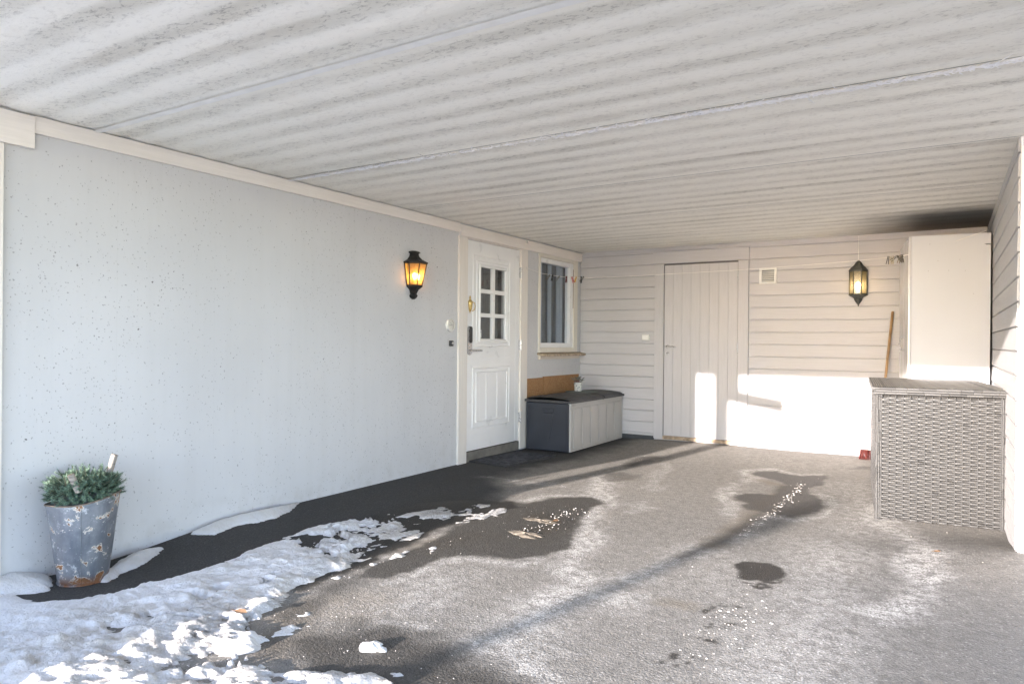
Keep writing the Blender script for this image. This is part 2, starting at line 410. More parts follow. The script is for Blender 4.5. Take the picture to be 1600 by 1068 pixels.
    br = np.maximum(br, .75*streak([(835,808),(870,815),(850,828),(820,834)], .09, X, Y, 12, .04))
    br = np.maximum(br, .6*streak([(1190,750),(1230,760),(1110,850)], .07, X, Y, 13, .05)); br = np.maximum(br, .5*streak([(960,745),(985,750)], .06, X, Y, 14, .05))
    br = np.maximum(br, .45*streak([(640,855),(740,840)], .12, X, Y, 15, .1))
    br = np.maximum(br, .5*streak([(1045,943),(1075,948)], .05, X, Y, 16, .03))
    return [np.where(near, wet, .2), np.where(near, salt, .1), np.where(near, br, 0)]
def ground_masks2(X, Y):
    dry = sstep(.95, 1.35, X+.18*fbm2(X, Y, .6, 41, 5, .6)+.38*sstep(-3.7, -2.9, Y))
    dry = dry*(1-.35*sstep(3.3, 3.8, X+.1*fbm2(X, Y, .5, 42, 4))*sstep(-2.6, -3.2, Y))
    return [dry, dry*0, dry*0]
fx = np.arange(-.04, 4.7, .014); fy = np.arange(-7.7, .06, .014)
xs = np.concatenate([[-60,-30,-12,-5,-2,-.8,-.3], fx, [5,5.6,7,10,20,40,60]])
ys = np.concatenate([[-90,-50,-30,-18,-12,-10,-9,-8.4], fy, [.3,1,4,15]])
g = sheet('ground', xs, ys, gz, GROUND, ground_masks, ground_masks2); tag(g, kind='structure')

# ------------------------------------------------------------------ snow
MAIN = [(-400,1300),(-420,930),(-60,895),(0,899),(40,912),(62,919),(135,916),(200,905),(240,893),(300,882),(335,872),(400,850),(440,838),(470,826),(510,815),(575,800),(625,800),(640,815),
        (600,855),(570,885),(500,905),(470,925),(462,950),(440,970),(455,1000),(420,1020),(450,1045),(600,1035),(745,1068),(760,1300)]
def snow_h(X, Y):
    sd = sdpoly(W(MAIN), X, Y)+.045*fbm2(X, Y, .13, 58, 5, .65)*sstep(.3, .8, X)+.008*fbm2(X, Y, .05, 59, 3); n1 = fbm2(X, Y, .34, 51, 6, .58); n2 = fbm2(X, Y, .07, 52, 4, .6); n3 = fbm2(X, Y, .8, 53, 3)
    rid = 1-np.abs(fbm2(X, Y, .22, 54, 5, .6))*2.2
    depth = .026*sstep(-.005, .16, sd+.03*n1)
    rough = sstep(.25, .9, X+.25*n3)*sstep(-.02, .15, sd)
    # meltwater channels thin the snow out towards the drive and up the drive
    thin = sstep(-5.3, -4.0, Y+.15*n3)*.8+sstep(.95, 1.7, X+.35*n3)*.5
    n4 = fbm2(X*.75+Y*.2, Y*1.2-X*.3, .16, 55, 6, .68); n5 = fbm2(X, Y, .035, 56, 3, .6)
    h = depth+rough*(.015*np.abs(n1)+.009*np.clip(rid, -1, 1)+.013*np.clip(n4, -.3, 1)+.006*n2+.004*n5)-thin*(.020+.085*np.clip(-n4+.18, 0, 1)+.010*np.clip(-n2, 0, 1))-.005
    h = h-.12*sstep(.42, .75, fbm2(X*.7+Y*.3, Y-X*.35, .15, 57, 5, .6))*sstep(.55, .85, X)*sstep(-6.4, -5.4, Y)
    h = h-.14*sstep(.05, .40, fbm2(X*.5+Y*.5, Y*.9-X*.6, .10, 63, 5, .62))*sstep(-5.5, -4.7, Y+.25*n3)*sstep(.45, .75, X)
    h = h-.05*sstep(.25, .6, fbm2(X*.6+Y*.5, Y*.9-X*.6, .075, 64, 5, .65))*sstep(1.0, 1.35, X+.2*n3)*sstep(-6.9, -6.2, Y)
    # snow left along the foot of the wall
    for P, a in (([(300,836),(335,822),(440,800),(467,792),(450,806),(430,816),(400,822),(370,826),(335,838)], .05), ([(150,893),(172,880),(182,868),(215,858),(258,851),(242,864),(215,878),(190,884),(165,900)], .05),
                 ([(-60,925),(-60,890),(0,890),(40,885),(77,892),(85,903),(78,912),(40,918)], .06)):
        sdd = sdpoly(W(P, -.02), X, Y)+.020*fbm2(X, Y, .10, 60, 5, .65)
        h = np.maximum(h, a*np.sqrt(np.clip(sdd, 0, .2)/.12)-.002)
    # wind-blown scraps on the wet strip
    strip = sstep(.30, .05, np.abs(dline(W([(560,860),(600,835),(650,815),(700,805),(745,798)]), X, Y)))
    sc = fbm2(X*.8-Y*.25, Y*.5+X*.5, .085, 61, 5, .62)
    h = np.maximum(h, np.clip(strip*1.3, 0, 1)*.020*(sc+.10)-.004*(1-strip)-.0005)
    sc2 = fbm2(X, Y, .10, 62, 4, .65)
    low = sstep(.20, .03, dline(W([(470,975),(500,1060),(700,1080)]), X, Y))+sstep(.12, .02, dline(W([(500,912),(560,895),(650,862),(740,835)]), X, Y))*.85
    h = np.maximum(h, np.clip(low, 0, 1)*.018*(sc2-.34)-.003*(1-np.clip(low,0,1))-.0015)
    return h
def snow_z(X, Y):
    h = snow_h(X, Y); return gz(X, Y)+np.where(h > 0, h, -.012+h*.2)
def snow_masks(X, Y):
    sd = sdpoly(W(MAIN), X, Y)
    dirt = 1.3*sstep(.35, 1.1, X+.2*fbm2(X, Y, .5, 74, 3))*(.45+.7*fbm2(X, Y, .18, 71, 5))+.35*sstep(.12, 0, sd)
    ice = sstep(-5.0, -4.1, Y+.2*fbm2(X, Y, .5, 72, 3))*.75+.5*sstep(.2, .6, fbm2(X, Y, .3, 73, 5))*sstep(.5, .9, X)
    return [dirt, ice, X*0]
sx = np.arange(.004, 3.0, .011); sy = np.concatenate([np.arange(-9.4, -7.4, .06), np.arange(-7.4, -3.5, .011)])
s = sheet('trodden_snow', sx, sy, snow_z, SNOW, snow_masks, cull=lambda X, Y, Z: snow_h(X, Y) > -.001)
tag(s, 'trodden half melted snow lying between the concrete wall and the drive', 'snow', kind='stuff')

# crumbs of ice and grit
mb = MB()
def crumb(x, y, r, e=1.):
    z = float(gz(x, y)); vs = []; a0 = random.random()*6
    for k in range(5):
        a = a0+k*1.2566; q = r*random.uniform(.6, 1.15); vs.append((x+q*math.cos(a)*e, y+q*math.sin(a), z-.001))
    for k in range(4):
        a = a0+k*1.57; q = r*random.uniform(.3, .65); vs.append((x+q*math.cos(a)*e, y+q*math.sin(a), z+r*random.uniform(.35, .7)))
    mb.add(vs, [(0,1,6,5),(1,2,6),(2,3,7,6),(3,4,8,7),(4,0,5,8),(5,6,7,8)])
def scatter(P, n, wd, r0, r1, e=1.):
    Q = W(P); L = [np.hypot(*(Q[i+1]-Q[i])) for i in range(len(Q)-1)]; tot = sum(L)
    for _ in range(n):
        t = random.random()*tot; i = 0
        while i < len(L)-1 and t > L[i]: t -= L[i]; i += 1
        p = Q[i]+(Q[i+1]-Q[i])*t/L[i]; crumb(p[0]+random.gauss(0, wd), p[1]+random.gauss(0, wd), random.uniform(r0, r1)*random.uniform(.5, 1), e)
scatter([(470,915),(560,890),(650,862),(740,835),(850,795)], 60, .05, .002, .005)
scatter([(440,940),(520,945),(560,1000),(640,1030),(740,1060)], 70, .16, .002, .005)
scatter([(1255,755),(1215,795),(1160,838)], 150, .024, .002, .006, 2.4)
scatter([(1180,940),(1120,990),(1085,1050)], 80, .07, .002, .006, 2.0)
scatter([(1000,712),(945,742),(860,765)], 60, .05, .002, .006)
scatter([(815,836),(850,820),(880,808),(905,795)], 120, .06, .002, .009)
scatter([(1130,700),(1500,860),(1300,1000)], 60, .35, .002, .006)
scatter([(100,1000),(300,960),(420,1000)], 30, .2, .003, .008)
scatter([(700,930),(1000,950),(1200,880)], 70, .5, .002, .005)
crs = mb.build('ice_crumbs', simple('crumb_ice', (.45,.43,.40), .5, var=.25, sc=30, bump=.001)); tag(crs, 'crumbs of ice and broken snow strewn over the drive', 'ice crumbs', kind='stuff')

# big lumps
mb = MB()
for px, py, r in ((583,1014,.040),):
    x, y = at(px, py); z = float(gz(x, y)); P = []
    for j in range(9):
        th = j/8*math.pi/2; row = []
        for i in range(25):
            a = i/24*2*math.pi; q = r*(1+.22*math.sin(3*a+j)+.12*math.sin(7*a+2*j))*math.cos(th)+.0001
            row.append((x+q*1.35*math.cos(a), y+q*math.sin(a), z-.004+r*.6*math.sin(th)*(1+.15*math.sin(4*a))))
        P.append(row)
    mb.grid(P)
tag(mb.build('snow_lump', SNOW, smooth=True), 'small white lump of snow alone on wet asphalt near the snow edge', 'snow lump')
mb = MB()
for (cx, cy, rx, ry, hh) in ((822,836,.13,.07,.016), (846,814,.15,.06,.011)):
    x, y = at(cx, cy); z = float(gz(x, y)); P = []
    for j in range(10):
        t = j/9; row = []
        for i in range(41):
            a = i/40*2*math.pi; q = (1-t)*(1+.18*math.sin(3*a+cx)+.12*math.sin(8*a+1)+.07*math.sin(17*a))
            row.append((x+rx*q*math.cos(a), y+ry*q*math.sin(a), z-.004+hh*(1-(1-t)**3)*(.8+.25*math.sin(5*a+4*t))))
        P.append(row)
    mm = MB(); mm.grid(P)
    o = mm.build('ice_slab', simple('dirty_ice', (.18,.155,.125), .45, var=.35, sc=22, bump=.006, bsc=40), smooth=True)
    tag(o, 'dirty yellowish slab of ice with a thick front edge on the wet patch' if rx == .13 else 'flat broken crust of dirty ice just behind the thick ice slab', 'ice')

# snow and street outside the carport (behind the camera)
osx = np.concatenate([np.arange(-40, -6, 4.), np.arange(-6, 8, .25), np.arange(8, 44, 4.)]); osy = np.concatenate([np.arange(-80, -20, 5.), np.arange(-20, -9.2, .2)])
o = sheet('snowy_yard', osx, osy, lambda X, Y: .08*sstep(-9.6, -11, Y)-.03+.04*fbm2(X, Y, 1.6, 81, 4), SNOW, lambda X, Y: [X*0, X*0, X*0]); tag(o, kind='structure')
# snow bank added outside the frame, outlined so its shade falls over the left drive
def bank(X, Y):
    u = X-.225*(Y+8); prof = np.interp(u, [-.42, -.33, -.25, -.05, .07, .285, .61, .753, .81, .994, 1.05, 1.25], [-.05, .50, .72, .76, .78, .66, .49, .42, .37, .26, .19, -.05])
    return np.where((u > 1.25) | (u < -.42), -.05, prof)*np.exp(-((Y+8.05)/.62)**4)+.02*fbm2(X, Y, .3, 82, 5)-.02
o = sheet('shade_snow_bank', np.arange(-2.2, 1.9, .04), np.arange(-9.1, -7.2, .04), bank, SNOW, lambda X, Y: [X*0+.1, X*0, X*0]); tag(o, kind='structure')

# ------------------------------------------------------------------ left house wall
H = 2.316
house = thing('house_wall', 'long pale concrete house wall with white front door and small window', 'house wall')
YC0, YC1 = -2.655, -.02
DY0, DY1, DZ0, DZ1 = -2.523, -1.515, .115, 2.180     # front door leaf opening
WY0, WY1, WZ0, WZ1 = -1.09, -.15, 1.09, 2.165        # window opening
mb = MB()
T = -.16
def wallx(y0, y1, z0, z1): mb.box((T, y0, z0), (0, y1, z1))
wallx(-6.60, DY0-.0, -.2, H+.02); wallx(DY0, DY1, DZ1+.01, H+.02); wallx(DY1, WY0, -.2, H+.02); wallx(WY0, WY1, -.2, WZ0); wallx(WY0, WY1, WZ1, H+.02); wallx(WY1, .0, -.2, H+.02)
mb.box((T, DY0, -.2), (-.02, DY1, -.001))
mb.build('wall', CONC, house)
mb = MB(); mb.box((T+.01, DY0+.002, 0), (.012, DY1-.002, DZ0-.012)); mb.build('threshold', SILLC, house, bevel=.004)
# dark room behind the openings
mb = MB(); mb.box((-.95, -2.9, 0), (-.93, 0, 2.3)); mb.box((-.93, -2.9, 0), (T, -2.88, 2.3)); mb.box((-.93, -1.30, 0), (T, -1.28, 2.3)); mb.box((-.93, -.02, 0), (T, 0, 2.3)); mb.box((-.93, -2.9, 2.28), (T, 0, 2.3)); mb.box((-.93, -2.9, 0), (T, 0, .02))
mb.build('room_lining', simple('dim_room', (.30,.31,.33), .8), house)
# fascia boards along the ceiling
def board(name, a, b, mat, par=house, bevel=.002): q = MB(); q.box(a, b); return q.build(name, mat, par, bevel=bevel)
board('fascia_board', (0, -6.325, 2.222), (.022, -2.645, 2.309), TRIMY)
board('fascia_board', (0, -6.61, 2.140), (.030, -6.327, 2.303), TRIMY)
board('corner_board', (0, -6.62, -.05), (.024, -6.462, 2.138), TRIMZ)
# header over the door and the window, two steps
board('header_board', (0, -2.643, 2.262), (.018, -1.40, 2.300), TRIMY)
board('header_board', (0, -2.640, 2.190), (.030, -1.38, 2.270), TRIMY)
board('header_board', (0, -1.378, 2.196), (.026, -.004, 2.300), TRIMY)
board('door_casing', (0, -2.655, .0), (.024, DY0+.004, 2.188), TRIMZ)
board('door_casing', (0, DY1-.004, .02), (.026, -1.376, 2.188), TRIMZ)
board('door_casing', (-.01, DY0+.006, DZ1-.004), (.016, DY1-.006, 2.188), TRIMY)

# front door: leaf with mouldings, 6 panes
door = thing('front_door', None, None); door.parent = house
mb = MB(); X1 = .004
dy0, dy1, dz0, dz1 = DY0+.008, DY1-.008, DZ0-.004, DZ1-.008
GY0, GY1, GZ0, GZ1 = -2.275, -1.808, 1.205, 1.928
mb.box((-.045, dy0, dz0), (X1, GY0, dz1)); mb.box((-.045, GY1, dz0), (X1, dy1, dz1)); mb.box((-.045, GY0, dz0), (X1, GY1, GZ0)); mb.box((-.045, GY0, GZ1), (X1, GY1, dz1))
def ring(mb, y0, y1, z0, z1, wd, h, x=X1):
    """raised frame with sloped sides"""
    def rect(i, xx): return [(xx, y0+i, z0+i), (xx, y1-i, z0+i), (xx, y1-i, z1-i), (xx, y0+i, z1-i)]
    vs = rect(0, x)+rect(wd*.3, x+h)+rect(wd*.7, x+h)+rect(wd, x); fs = []
    for k in range(3):
        for i in range(4): fs.append((k*4+i, k*4+(i+1) % 4, (k+1)*4+(i+1) % 4, (k+1)*4+i))
    mb.add(vs, fs)
ring(mb, -2.41, -1.715, 1.125, 2.035, .016, .007); ring(mb, -2.345, -1.755, 1.165, 1.985, .022, .008)
ring(mb, -2.405, -1.712, .318, .925, .016, .007); ring(mb, -2.345, -1.760, .375, .885, .016, .008)
for yy in (-2.165, -1.965): 
    for k in (0, .014): mb.box((X1, yy+k, .40), (X1+.004, yy+k+.006, .86))
mb.box((X1, -2.40, .262), (X1+.004, -1.72, .268)); mb.box((X1, -2.40, 1.02), (X1+.004, -1.72, 1.027)); mb.box((X1, -1.60, .12), (X1+.003, -1.594, 2.16))
mb.build('door_leaf', DOORW, door, bevel=.0015)
# muntins and frame
mb = MB(); ring(mb, GY0-.025, GY1+.025, GZ0-.025, GZ1+.025, .03, .012)
ym = (GY0+GY1)/2; mb.box((-.02, ym-.022, GZ0), (X1+.010, ym+.022, GZ1))
for k in (1, 2):
    zz = GZ0+(GZ1-GZ0)*k/3; mb.box((-.02, GY0, zz-.020), (X1+.008, GY1, zz+.020))
mb.build('glazing_bars', DOORW, door, bevel=.002)
def m_glass(name, tint=(.85,.86,.87), refl=1.):
    m = N(name); t = m.t; t.nodes.remove(m.b)
    gl = m.n('ShaderNodeBsdfGlossy', i_Roughness=.01); tr = m.n('ShaderNodeBsdfTransparent', i_Color=(*tint, 1))
    fr = m.n('ShaderNodeFresnel', i_IOR=1.9); bf = m.n('ShaderNodeNewGeometry').outputs['Backfacing']; fc = m.math('MULTIPLY', fr.outputs[0], m.math('SUBTRACT', 1., bf))
    mx = m.n('ShaderNodeMixShader', i_0=fc, i_1=tr.outputs[0], i_2=gl.outputs[0])
    t.links.new(mx.outputs[0], t.nodes['Material Output'].inputs[0]); return m.mat
GLASS = m_glass('window_glass')
mb = MB(); mb.box((-.018, GY0-.004, GZ0-.004), (-.012, GY1+.004, GZ1+.004)); mb.build('door_glass', GLASS, door)
# net curtain behind the door glass
def curtain(name, x, y0, y1, z0, z1, mat, par, amp=.008, per=.035):
    P = []; n = int((y1-y0)/.005)
    for j in range(2):
        P.append([(x+amp*math.sin(2*math.pi*(y0+(y1-y0)*i/n)/per+1.3*math.sin(i*.07)), y0+(y1-y0)*i/n, z0+(z1-z0)*j) for i in range(n+1)])
    q = MB(); q.grid(P); return q.build(name, mat, par, smooth=True)
CURT = simple('grey_curtain', (.42,.46,.50), .9, var=.05)
curtain('net_curtain', -.07, -2.40, -1.85, 1.0, 2.1, simple('door_curtain', (.24,.24,.23), .9), door)
mb = MB(); mb.box((-.0115, -2.268, 1.217), (-.0105, -2.228, 1.297)); mb.build('glass_sticker', WHITEP, door)
mb = MB(); mb.box((-.0104, -2.262, 1.272), (-.0100, -2.235, 1.282)); mb.box((-.0104, -2.258, 1.245), (-.0100, -2.244, 1.262)); mb.build('sticker_print', BLACKP, door)
# lock plate with keypad, lever
def rr(y0, y1, z0, z1, x0, x1, n=8):
    r = (y1-y0)/2; c = (y0+y1)/2; pr = [(c+r*math.cos(math.pi*k/n), z1-r+r*math.sin(math.pi*k/n)) for k in range(n+1)]+[(c-r*math.cos(math.pi*k/n), z0+r-r*math.sin(math.pi*k/n)) for k in range(n+1)]
    q = MB(); q.prism(pr, lambda u, v, t: (t, u, v), x0, x1); return q
rr(-2.500, -2.425, 1.048, 1.332, X1, X1+.014).build('lock_plate', STEEL, door, bevel=.003)
rr(-2.480, -2.432, 1.165, 1.328, X1+.014, X1+.022).build('keypad', BLACKP, door, bevel=.003)
mb = MB(); mb.tube([(X1+.01, -2.462, 1.092), (X1+.05, -2.462, 1.092)], .011, 10); mb.tube([(X1+.05, -2.470, 1.092), (X1+.052, -2.40, 1.094), (X1+.05, -2.31, 1.093)], [.010, .009, .008], 10)
mb.build('door_handle', STEEL, door, smooth=True)
# brass knocker: urn body with drop ring
mb = MB(); c = (X1+.006, -2.459, 1.47)
mb.lathe([(.0005,-.012),(.006,-.008),(.004,0),(.010,.006),(.013,.012),(.018,.03),(.024,.07),(.027,.098),(.024,.104),(.015,.112),(.008,.122),(.006,.130),(.010,.138),(.006,.150),(.0005,.158)], c, 16)
mb.tube([(c[0]+.02, c[1]+.020, c[2]+.095), (c[0]+.024, c[1]+.045, c[2]+.085), (c[0]+.026, c[1]+.050, c[2]+.055), (c[0]+.026, c[1]+.040, c[2]+.022), (c[0]+.02, c[1]+.012, c[2]+.008)], .0045, 8)
mb.tube([(X1, c[1], c[2]+.08), (c[0], c[1], c[2]+.08)], .008, 8)
mb.build('knocker', BRASS, door, smooth=True)
for z in (1.93, 1.148, .365):
    mb = MB(); mb.tube([(.030, DY1-.004, z-.06), (.030, DY1-.004, z-.003)], .0085, 10); mb.tube([(.030, DY1-.004, z+.003), (.030, DY1-.004, z+.06)], .0085, 10); mb.box((.006, DY1-.018, z-.055), (.028, DY1-.0055, z+.055))
    mb.build('hinge', STEEL, door)

# window
win = thing('window', None, None); win.parent = house
def frame(mb, y0, y1, z0, z1, wl, wt, x0, x1, wb=None, wr=None):
    wb = wb or wt; wr = wr or wl
    mb.box((x0, y0, z0), (x1, y0+wl, z1)); mb.box((x0, y1-wr, z0), (x1, y1, z1)); mb.box((x0, y0+wl, z1-wt), (x1, y1-wr, z1)); mb.box((x0, y0+wl, z0), (x1, y1-wr, z0+wb))
CREAMW = painted('window_cream_paint', (.76,.72,.64), 'z')
mb = MB(); frame(mb, -1.10, -.132, 1.062, 2.194, .025, .04, -.10, .022, .055, .105); mb.build('frame', CREAMW, win, bevel=.002)
mb = MB(); frame(mb, -1.073, -.239, 1.119, 2.150, .022, .052, -.06, .012, .052, .085); mb.build('sash', DOORW, win, bevel=.003)
mb = MB(); mb.box((-.030, -1.053, 1.168), (-.024, -.322, 2.100)); mb.build('pane', m_glass('pane_glass', (.90,.93,.96)), win)
for a, b in ((-1.05, -.86), (-.74, -.62), (-.52, -.34)): curtain('curtain', -.085, a, b, .9, 2.24, CURT, win, .014, .075)
curtain('curtain', -.125, -1.1, -.15, .9, 2.24, simple('back_curtain', (.20,.21,.22), .9), win, .01, .11)
mb = MB(); mb.tube([(-.2, -1.2, 2.265), (-.2, -.1, 2.265)], .01); mb.build('curtain_rod', WHITEP, win)
WEATH = simple('weathered_wood', (.42,.33,.24), .8, var=.35, sc=25, bump=.003, dirt=((.7,.62,.52), .9))
mb = MB(); mb.add([(0,-1.115,1.060),(.085,-1.115,1.040),(.085,-.006,1.040),(0,-.006,1.060),(0,-1.115,1.036),(.085,-1.115,1.016),(.085,-.006,1.016),(0,-.006,1.036)], [(0,1,2,3),(7,6,5,4),(1,5,6,2),(0,4,5,1),(3,2,6,7),(0,3,7,4)])
mb.build('window_sill', WEATH, win, bevel=.003)
mb = MB(); mb.box((0, -1.095, .982), (.035, -.09, 1.034)); mb.build('sill_board', painted('sill_board_paint', (.70,.63,.55), 'y'), win, bevel=.003)
mb = MB(); mb.tube([(.014, -.244, 1.60), (.014, -.244, 2.08)], .0035, 6); mb.build('weather_strip', simple('red_brown_strip', (.22,.12,.09), .7), win)

# things on the house wall
mb = MB(); mb.box((0, -2.785, 1.136), (.022, -2.738, 1.188)); d = thing('doorbell', 'small black and silver doorbell low beside the front door casing', 'doorbell')
mb.build('housing', BLACKP, d, bevel=.004); mb = MB(); mb.lathe([(.0005,.016),(.010,.016),(.014,.012),(.015,0)], (.022, -2.757, 1.163), 16, axis='x'); mb.build('button', STEEL, d, smooth=True)
d = thing('round_gauge', 'round clear plastic weather dial on the concrete wall above the doorbell', 'gauge')
CLEAR = N('clear_plastic', .12, spec=.6); CLEAR.color((.78,.76,.70)); CLEAR = CLEAR.mat
mb = MB(); mb.lathe([(.060,0),(.062,.010),(.060,.020),(.050,.026),(.046,.022)], (.0, -2.775, 1.331), 32, axis='x'); mb.build('rim', CLEAR, d, smooth=True)
mb = MB(); mb.lathe([(.046,.014),(.030,.015),(.0005,.016)], (.0, -2.775, 1.331), 32, axis='x'); mb.build('dial', simple('dial_face', (.74,.72,.66), .4, var=.1, sc=60), d, smooth=True)
mb = MB(); mb.box((.016, -2.80, 1.329), (.0175, -2.745, 1.333)); mb.box((.016, -2.777, 1.331), (.0178, -2.774, 1.356)); mb.build('pointer', simple('dark_print', (.2,.2,.18), .6), d)

# ------------------------------------------------------------------ lanterns
def lantern(name, label, c, rot, kind):
    """half lantern against a wall; local: x right, y out from wall, z up; c is wall point at the height of the glass bottom"""
    t = thing(name, label, 'wall lamp', c, rot, 'lit half-lantern wall lamps')
    metal = IRON if kind == 'amber' else IRONG
    if kind == 'amber':
        wb, wt, gh, db, dt_ = .074, .108, .188, .082, .122
    else:
        wb, wt, gh, db, dt_ = .080, .080, .235, .10, .10
    def oct(wd, dp, z): return [(-wd, .004, z), (-wd, dp*.45, z), (-wd*.45, dp, z), (wd*.45, dp, z), (wd, dp*.45, z), (wd, .004, z)]
    def loft(mb, rings, cap=True):
        n = len(rings[0]); vs = [p for r in rings for p in r]
        fs = [(k*n+i, k*n+(i+1) % n, (k+1)*n+(i+1) % n, (k+1)*n+i) for k in range(len(rings)-1) for i in range(n)]
        fs += [tuple(range(n))[::-1], tuple(range((len(rings)-1)*n, len(rings)*n))]; mb.add(vs, fs)
    # back plate
    mb = MB(); mb.box((-wb*.92, 0, -.02), (wb*.92, .006, gh+.02)); mb.build('back_plate', metal, t)
    mb = MB(); b0 = oct(wb, db, 0); t0 = oct(wt, dt_, gh)
    for p, q in zip(b0, t0): mb.tube([p, q], .0055, 6)
    for ring_ in (b0, t0):
        for i in range(5): mb.tube([ring_[i], ring_[i+1]], .005, 6)
    mb.build('cage', metal, t)
    # roof
    k = 1.12
    mb = MB()
    if kind == 'amber': loft(mb, [oct(wt*k, dt_*1.08, gh+.002), oct(wt*k, dt_*1.08, gh+.012), oct(wt*.66, dt_*.72, gh+.035), oct(wt*.42, dt_*.50, gh+.065), oct(wt*.36, dt_*.45, gh+.090), oct(wt*.52, dt_*.55, gh+.094), oct(wt*.48, dt_*.5, gh+.106), oct(wt*.2, dt_*.3, gh+.114)])
    else: loft(mb, [oct(wt*1.10, dt_*1.08, gh+.002), oct(wt*1.10, dt_*1.08, gh+.012), oct(wt*.86, dt_*.85, gh+.040), oct(wt*.56, dt_*.6, gh+.062), oct(wt*.50, dt_*.55, gh+.070), oct(wt*.36, dt_*.42, gh+.090), oct(wt*.14, dt_*.2, gh+.112), oct(.008, .03, gh+.118)])
    mb.build('roof', metal, t)
    mb = MB()
    if kind == 'amber': loft(mb, [oct(.006, .03, -.118), oct(wb*.45, db*.5, -.104), oct(wb*.55, db*.6, -.086), oct(wb*.38, db*.5, -.072), oct(wb*.60, db*.7, -.036), oct(wb*1.08, db*1.06, -.010), oct(wb*1.1, db*1.08, -.001)])
    else: loft(mb, [oct(.005, .02, -.122), oct(.006, .03, -.105), oct(wb*.36, db*.4, -.072), oct(wb*.48, db*.52, -.052), oct(wb*.46, db*.5, -.046), oct(wb*.62, db*.7, -.030), oct(wb*1.10, db*1.08, -.010), oct(wb*1.1, db*1.08, -.001)])
    mb.build('base', metal, t)
    # panes
    m = N('amber_pane' if kind == 'amber' else 'clear_pane'); tt = m.t; tt.nodes.remove(m.b)
    rip = m.noise(45, 3)
    col = m.mix(m.ramp(rip, .3, .7), (.85,.52,.16) if kind == 'amber' else (.86,.74,.46), (1.,.74,.34) if kind == 'amber' else (.96,.90,.72))
    tr = m.n('ShaderNodeBsdfTransparent'); tt.links.new(col, tr.inputs[0]); tl = m.n('ShaderNodeBsdfTranslucent'); tt.links.new(col, tl.inputs[0])
    gl = m.n('ShaderNodeBsdfGlossy', i_Roughness=.15)
    mx = m.n('ShaderNodeMixShader', i_0=.35 if kind == 'amber' else .18, i_1=tr.outputs[0], i_2=tl.outputs[0]); m2 = m.n('ShaderNodeMixShader', i_0=.08, i_1=mx.outputs[0], i_2=gl.outputs[0])
    tt.links.new(m2.outputs[0], tt.nodes['Material Output'].inputs[0])
    for i in range(5):
        q = MB(); q.add([b0[i], b0[i+1], t0[i+1], t0[i]], [(0,1,2,3)]); q.build('pane', m.mat, t)
    e = N('bulb_glow_'+kind); e.b.inputs['Emission Color'].default_value = (1, .62, .25, 1) if kind == 'amber' else (1, .78, .48, 1); e.b.inputs['Emission Strength'].default_value = 6.0 if kind == 'amber' else 3.0
    for bx in ((-.024, .024) if kind == 'amber' else (0,)):
        mb = MB(); r = .017 if kind == 'amber' else .026
        mb.lathe([(.0005,-.002),(r*.5,0),(r*.55,r*.6),(r,r*1.9),(r*.95,r*2.6),(r*.6,r*3.2),(.0005,r*3.5)], (bx, .045, .035 if kind != 'amber' else .05), 16); mb.build('bulb', e.mat, t, smooth=True)
        mb = MB(); mb.lathe([(.014,0),(.014,.035),(.001,.036)], (bx, .045, .003), 12); mb.build('lamp_holder', WHITEP if kind != 'amber' else BLACKP, t, smooth=True)
    return t
# left lamp: local +y (out) must point to world +x, local x along -y... rotate -90 deg
lantern('wall_lantern', 'black wall lantern with tapered amber panes lit on the concrete wall', (.0, -3.325, 1.662), R(-90), 'amber')
# back lamp: out is -y
lantern('wall_lantern', 'grey straight sided wall lantern lit on the boarded back wall', (3.19, -.024, 1.700), R(180), 'clear')

# ------------------------------------------------------------------ back wall
back = thing('boarded_back_wall', 'back wall of pale horizontal boards with plank door and vent', 'wall')
def siding(par, fn, u0, u1, z0=.07, z1=H+.01, zs=.1035, mat=WALLW, name='siding'):
    """fn(u, out, z) -> xyz"""
    q = MB(); z = zs
    while z-.1345 > z0-.13: z -= .1345
    while z < z1:
        a = max(z, z0); b = min(z+.1345, z1)
        if b-a > .01:
            ub = a+.006
            pr = [(.000, a), (.016, a), (.0195, a+.003), (.0205, a+.009), (.0175, b-.010), (.006, b-.0072), (.004, b), (.0, b)] if b == z+.1345 else [(.0, a), (.0205, a), (.0175, b), (.0, b)]
            q.prism(pr, lambda o_, zz, u: fn(u, o_, zz), u0, u1)
        z += .1345
    return q.build(name, mat, par)
fb = lambda u, o, z: (u, -o, z)
q = MB(); q.box((-.1, 0, 0), (4.5, .12, H+.05)); q.build('sheathing', TRIMB, back)
siding(back, fb, .003, .992); siding(back, fb, 2.090, 4.286, .105); siding(back, fb, .992, 2.090, 2.262)
q = MB(); q.box((.003, -.016, -.05), (.990, -.001, .068)); q.build('plinth', simple('dark_plinth', (.06,.065,.07), .85, sc=12), back)
q = MB(); q.box((2.09, -.030, -.05), (4.286, -.001, .082)); q.box((2.095, -.022, .083), (4.286, -.001, .104)); q.build('plinth', PLINTH, back, bevel=.003)
q = MB(); q.box((.972, -.036, 2.120), (2.092, -.001, 2.262)); q.box((.966, -.046, 2.265), (2.099, -.001, 2.274)); q.build('door_header', painted('header_paint', (.53,.525,.54), 'x'), back, bevel=.002)
q = MB(); q.box((.994, -.034, .05), (1.106, -.001, 2.116)); q.build('door_casing', TRIMB, back, bevel=.002)
q = MB(); q.box((1.974, -.034, .06), (2.086, -.001, 2.116)); q.build('door_casing', TRIMB, back, bevel=.002)
q = MB(); q.box((1.108, -.040, .045), (1.972, -.001, .085)); q.build('door_sill', simple('worn_sill', (.40,.30,.21), .8, var=.4, sc=18, bump=.003, dirt=((.62,.55,.48), .9)), back, bevel=.003)
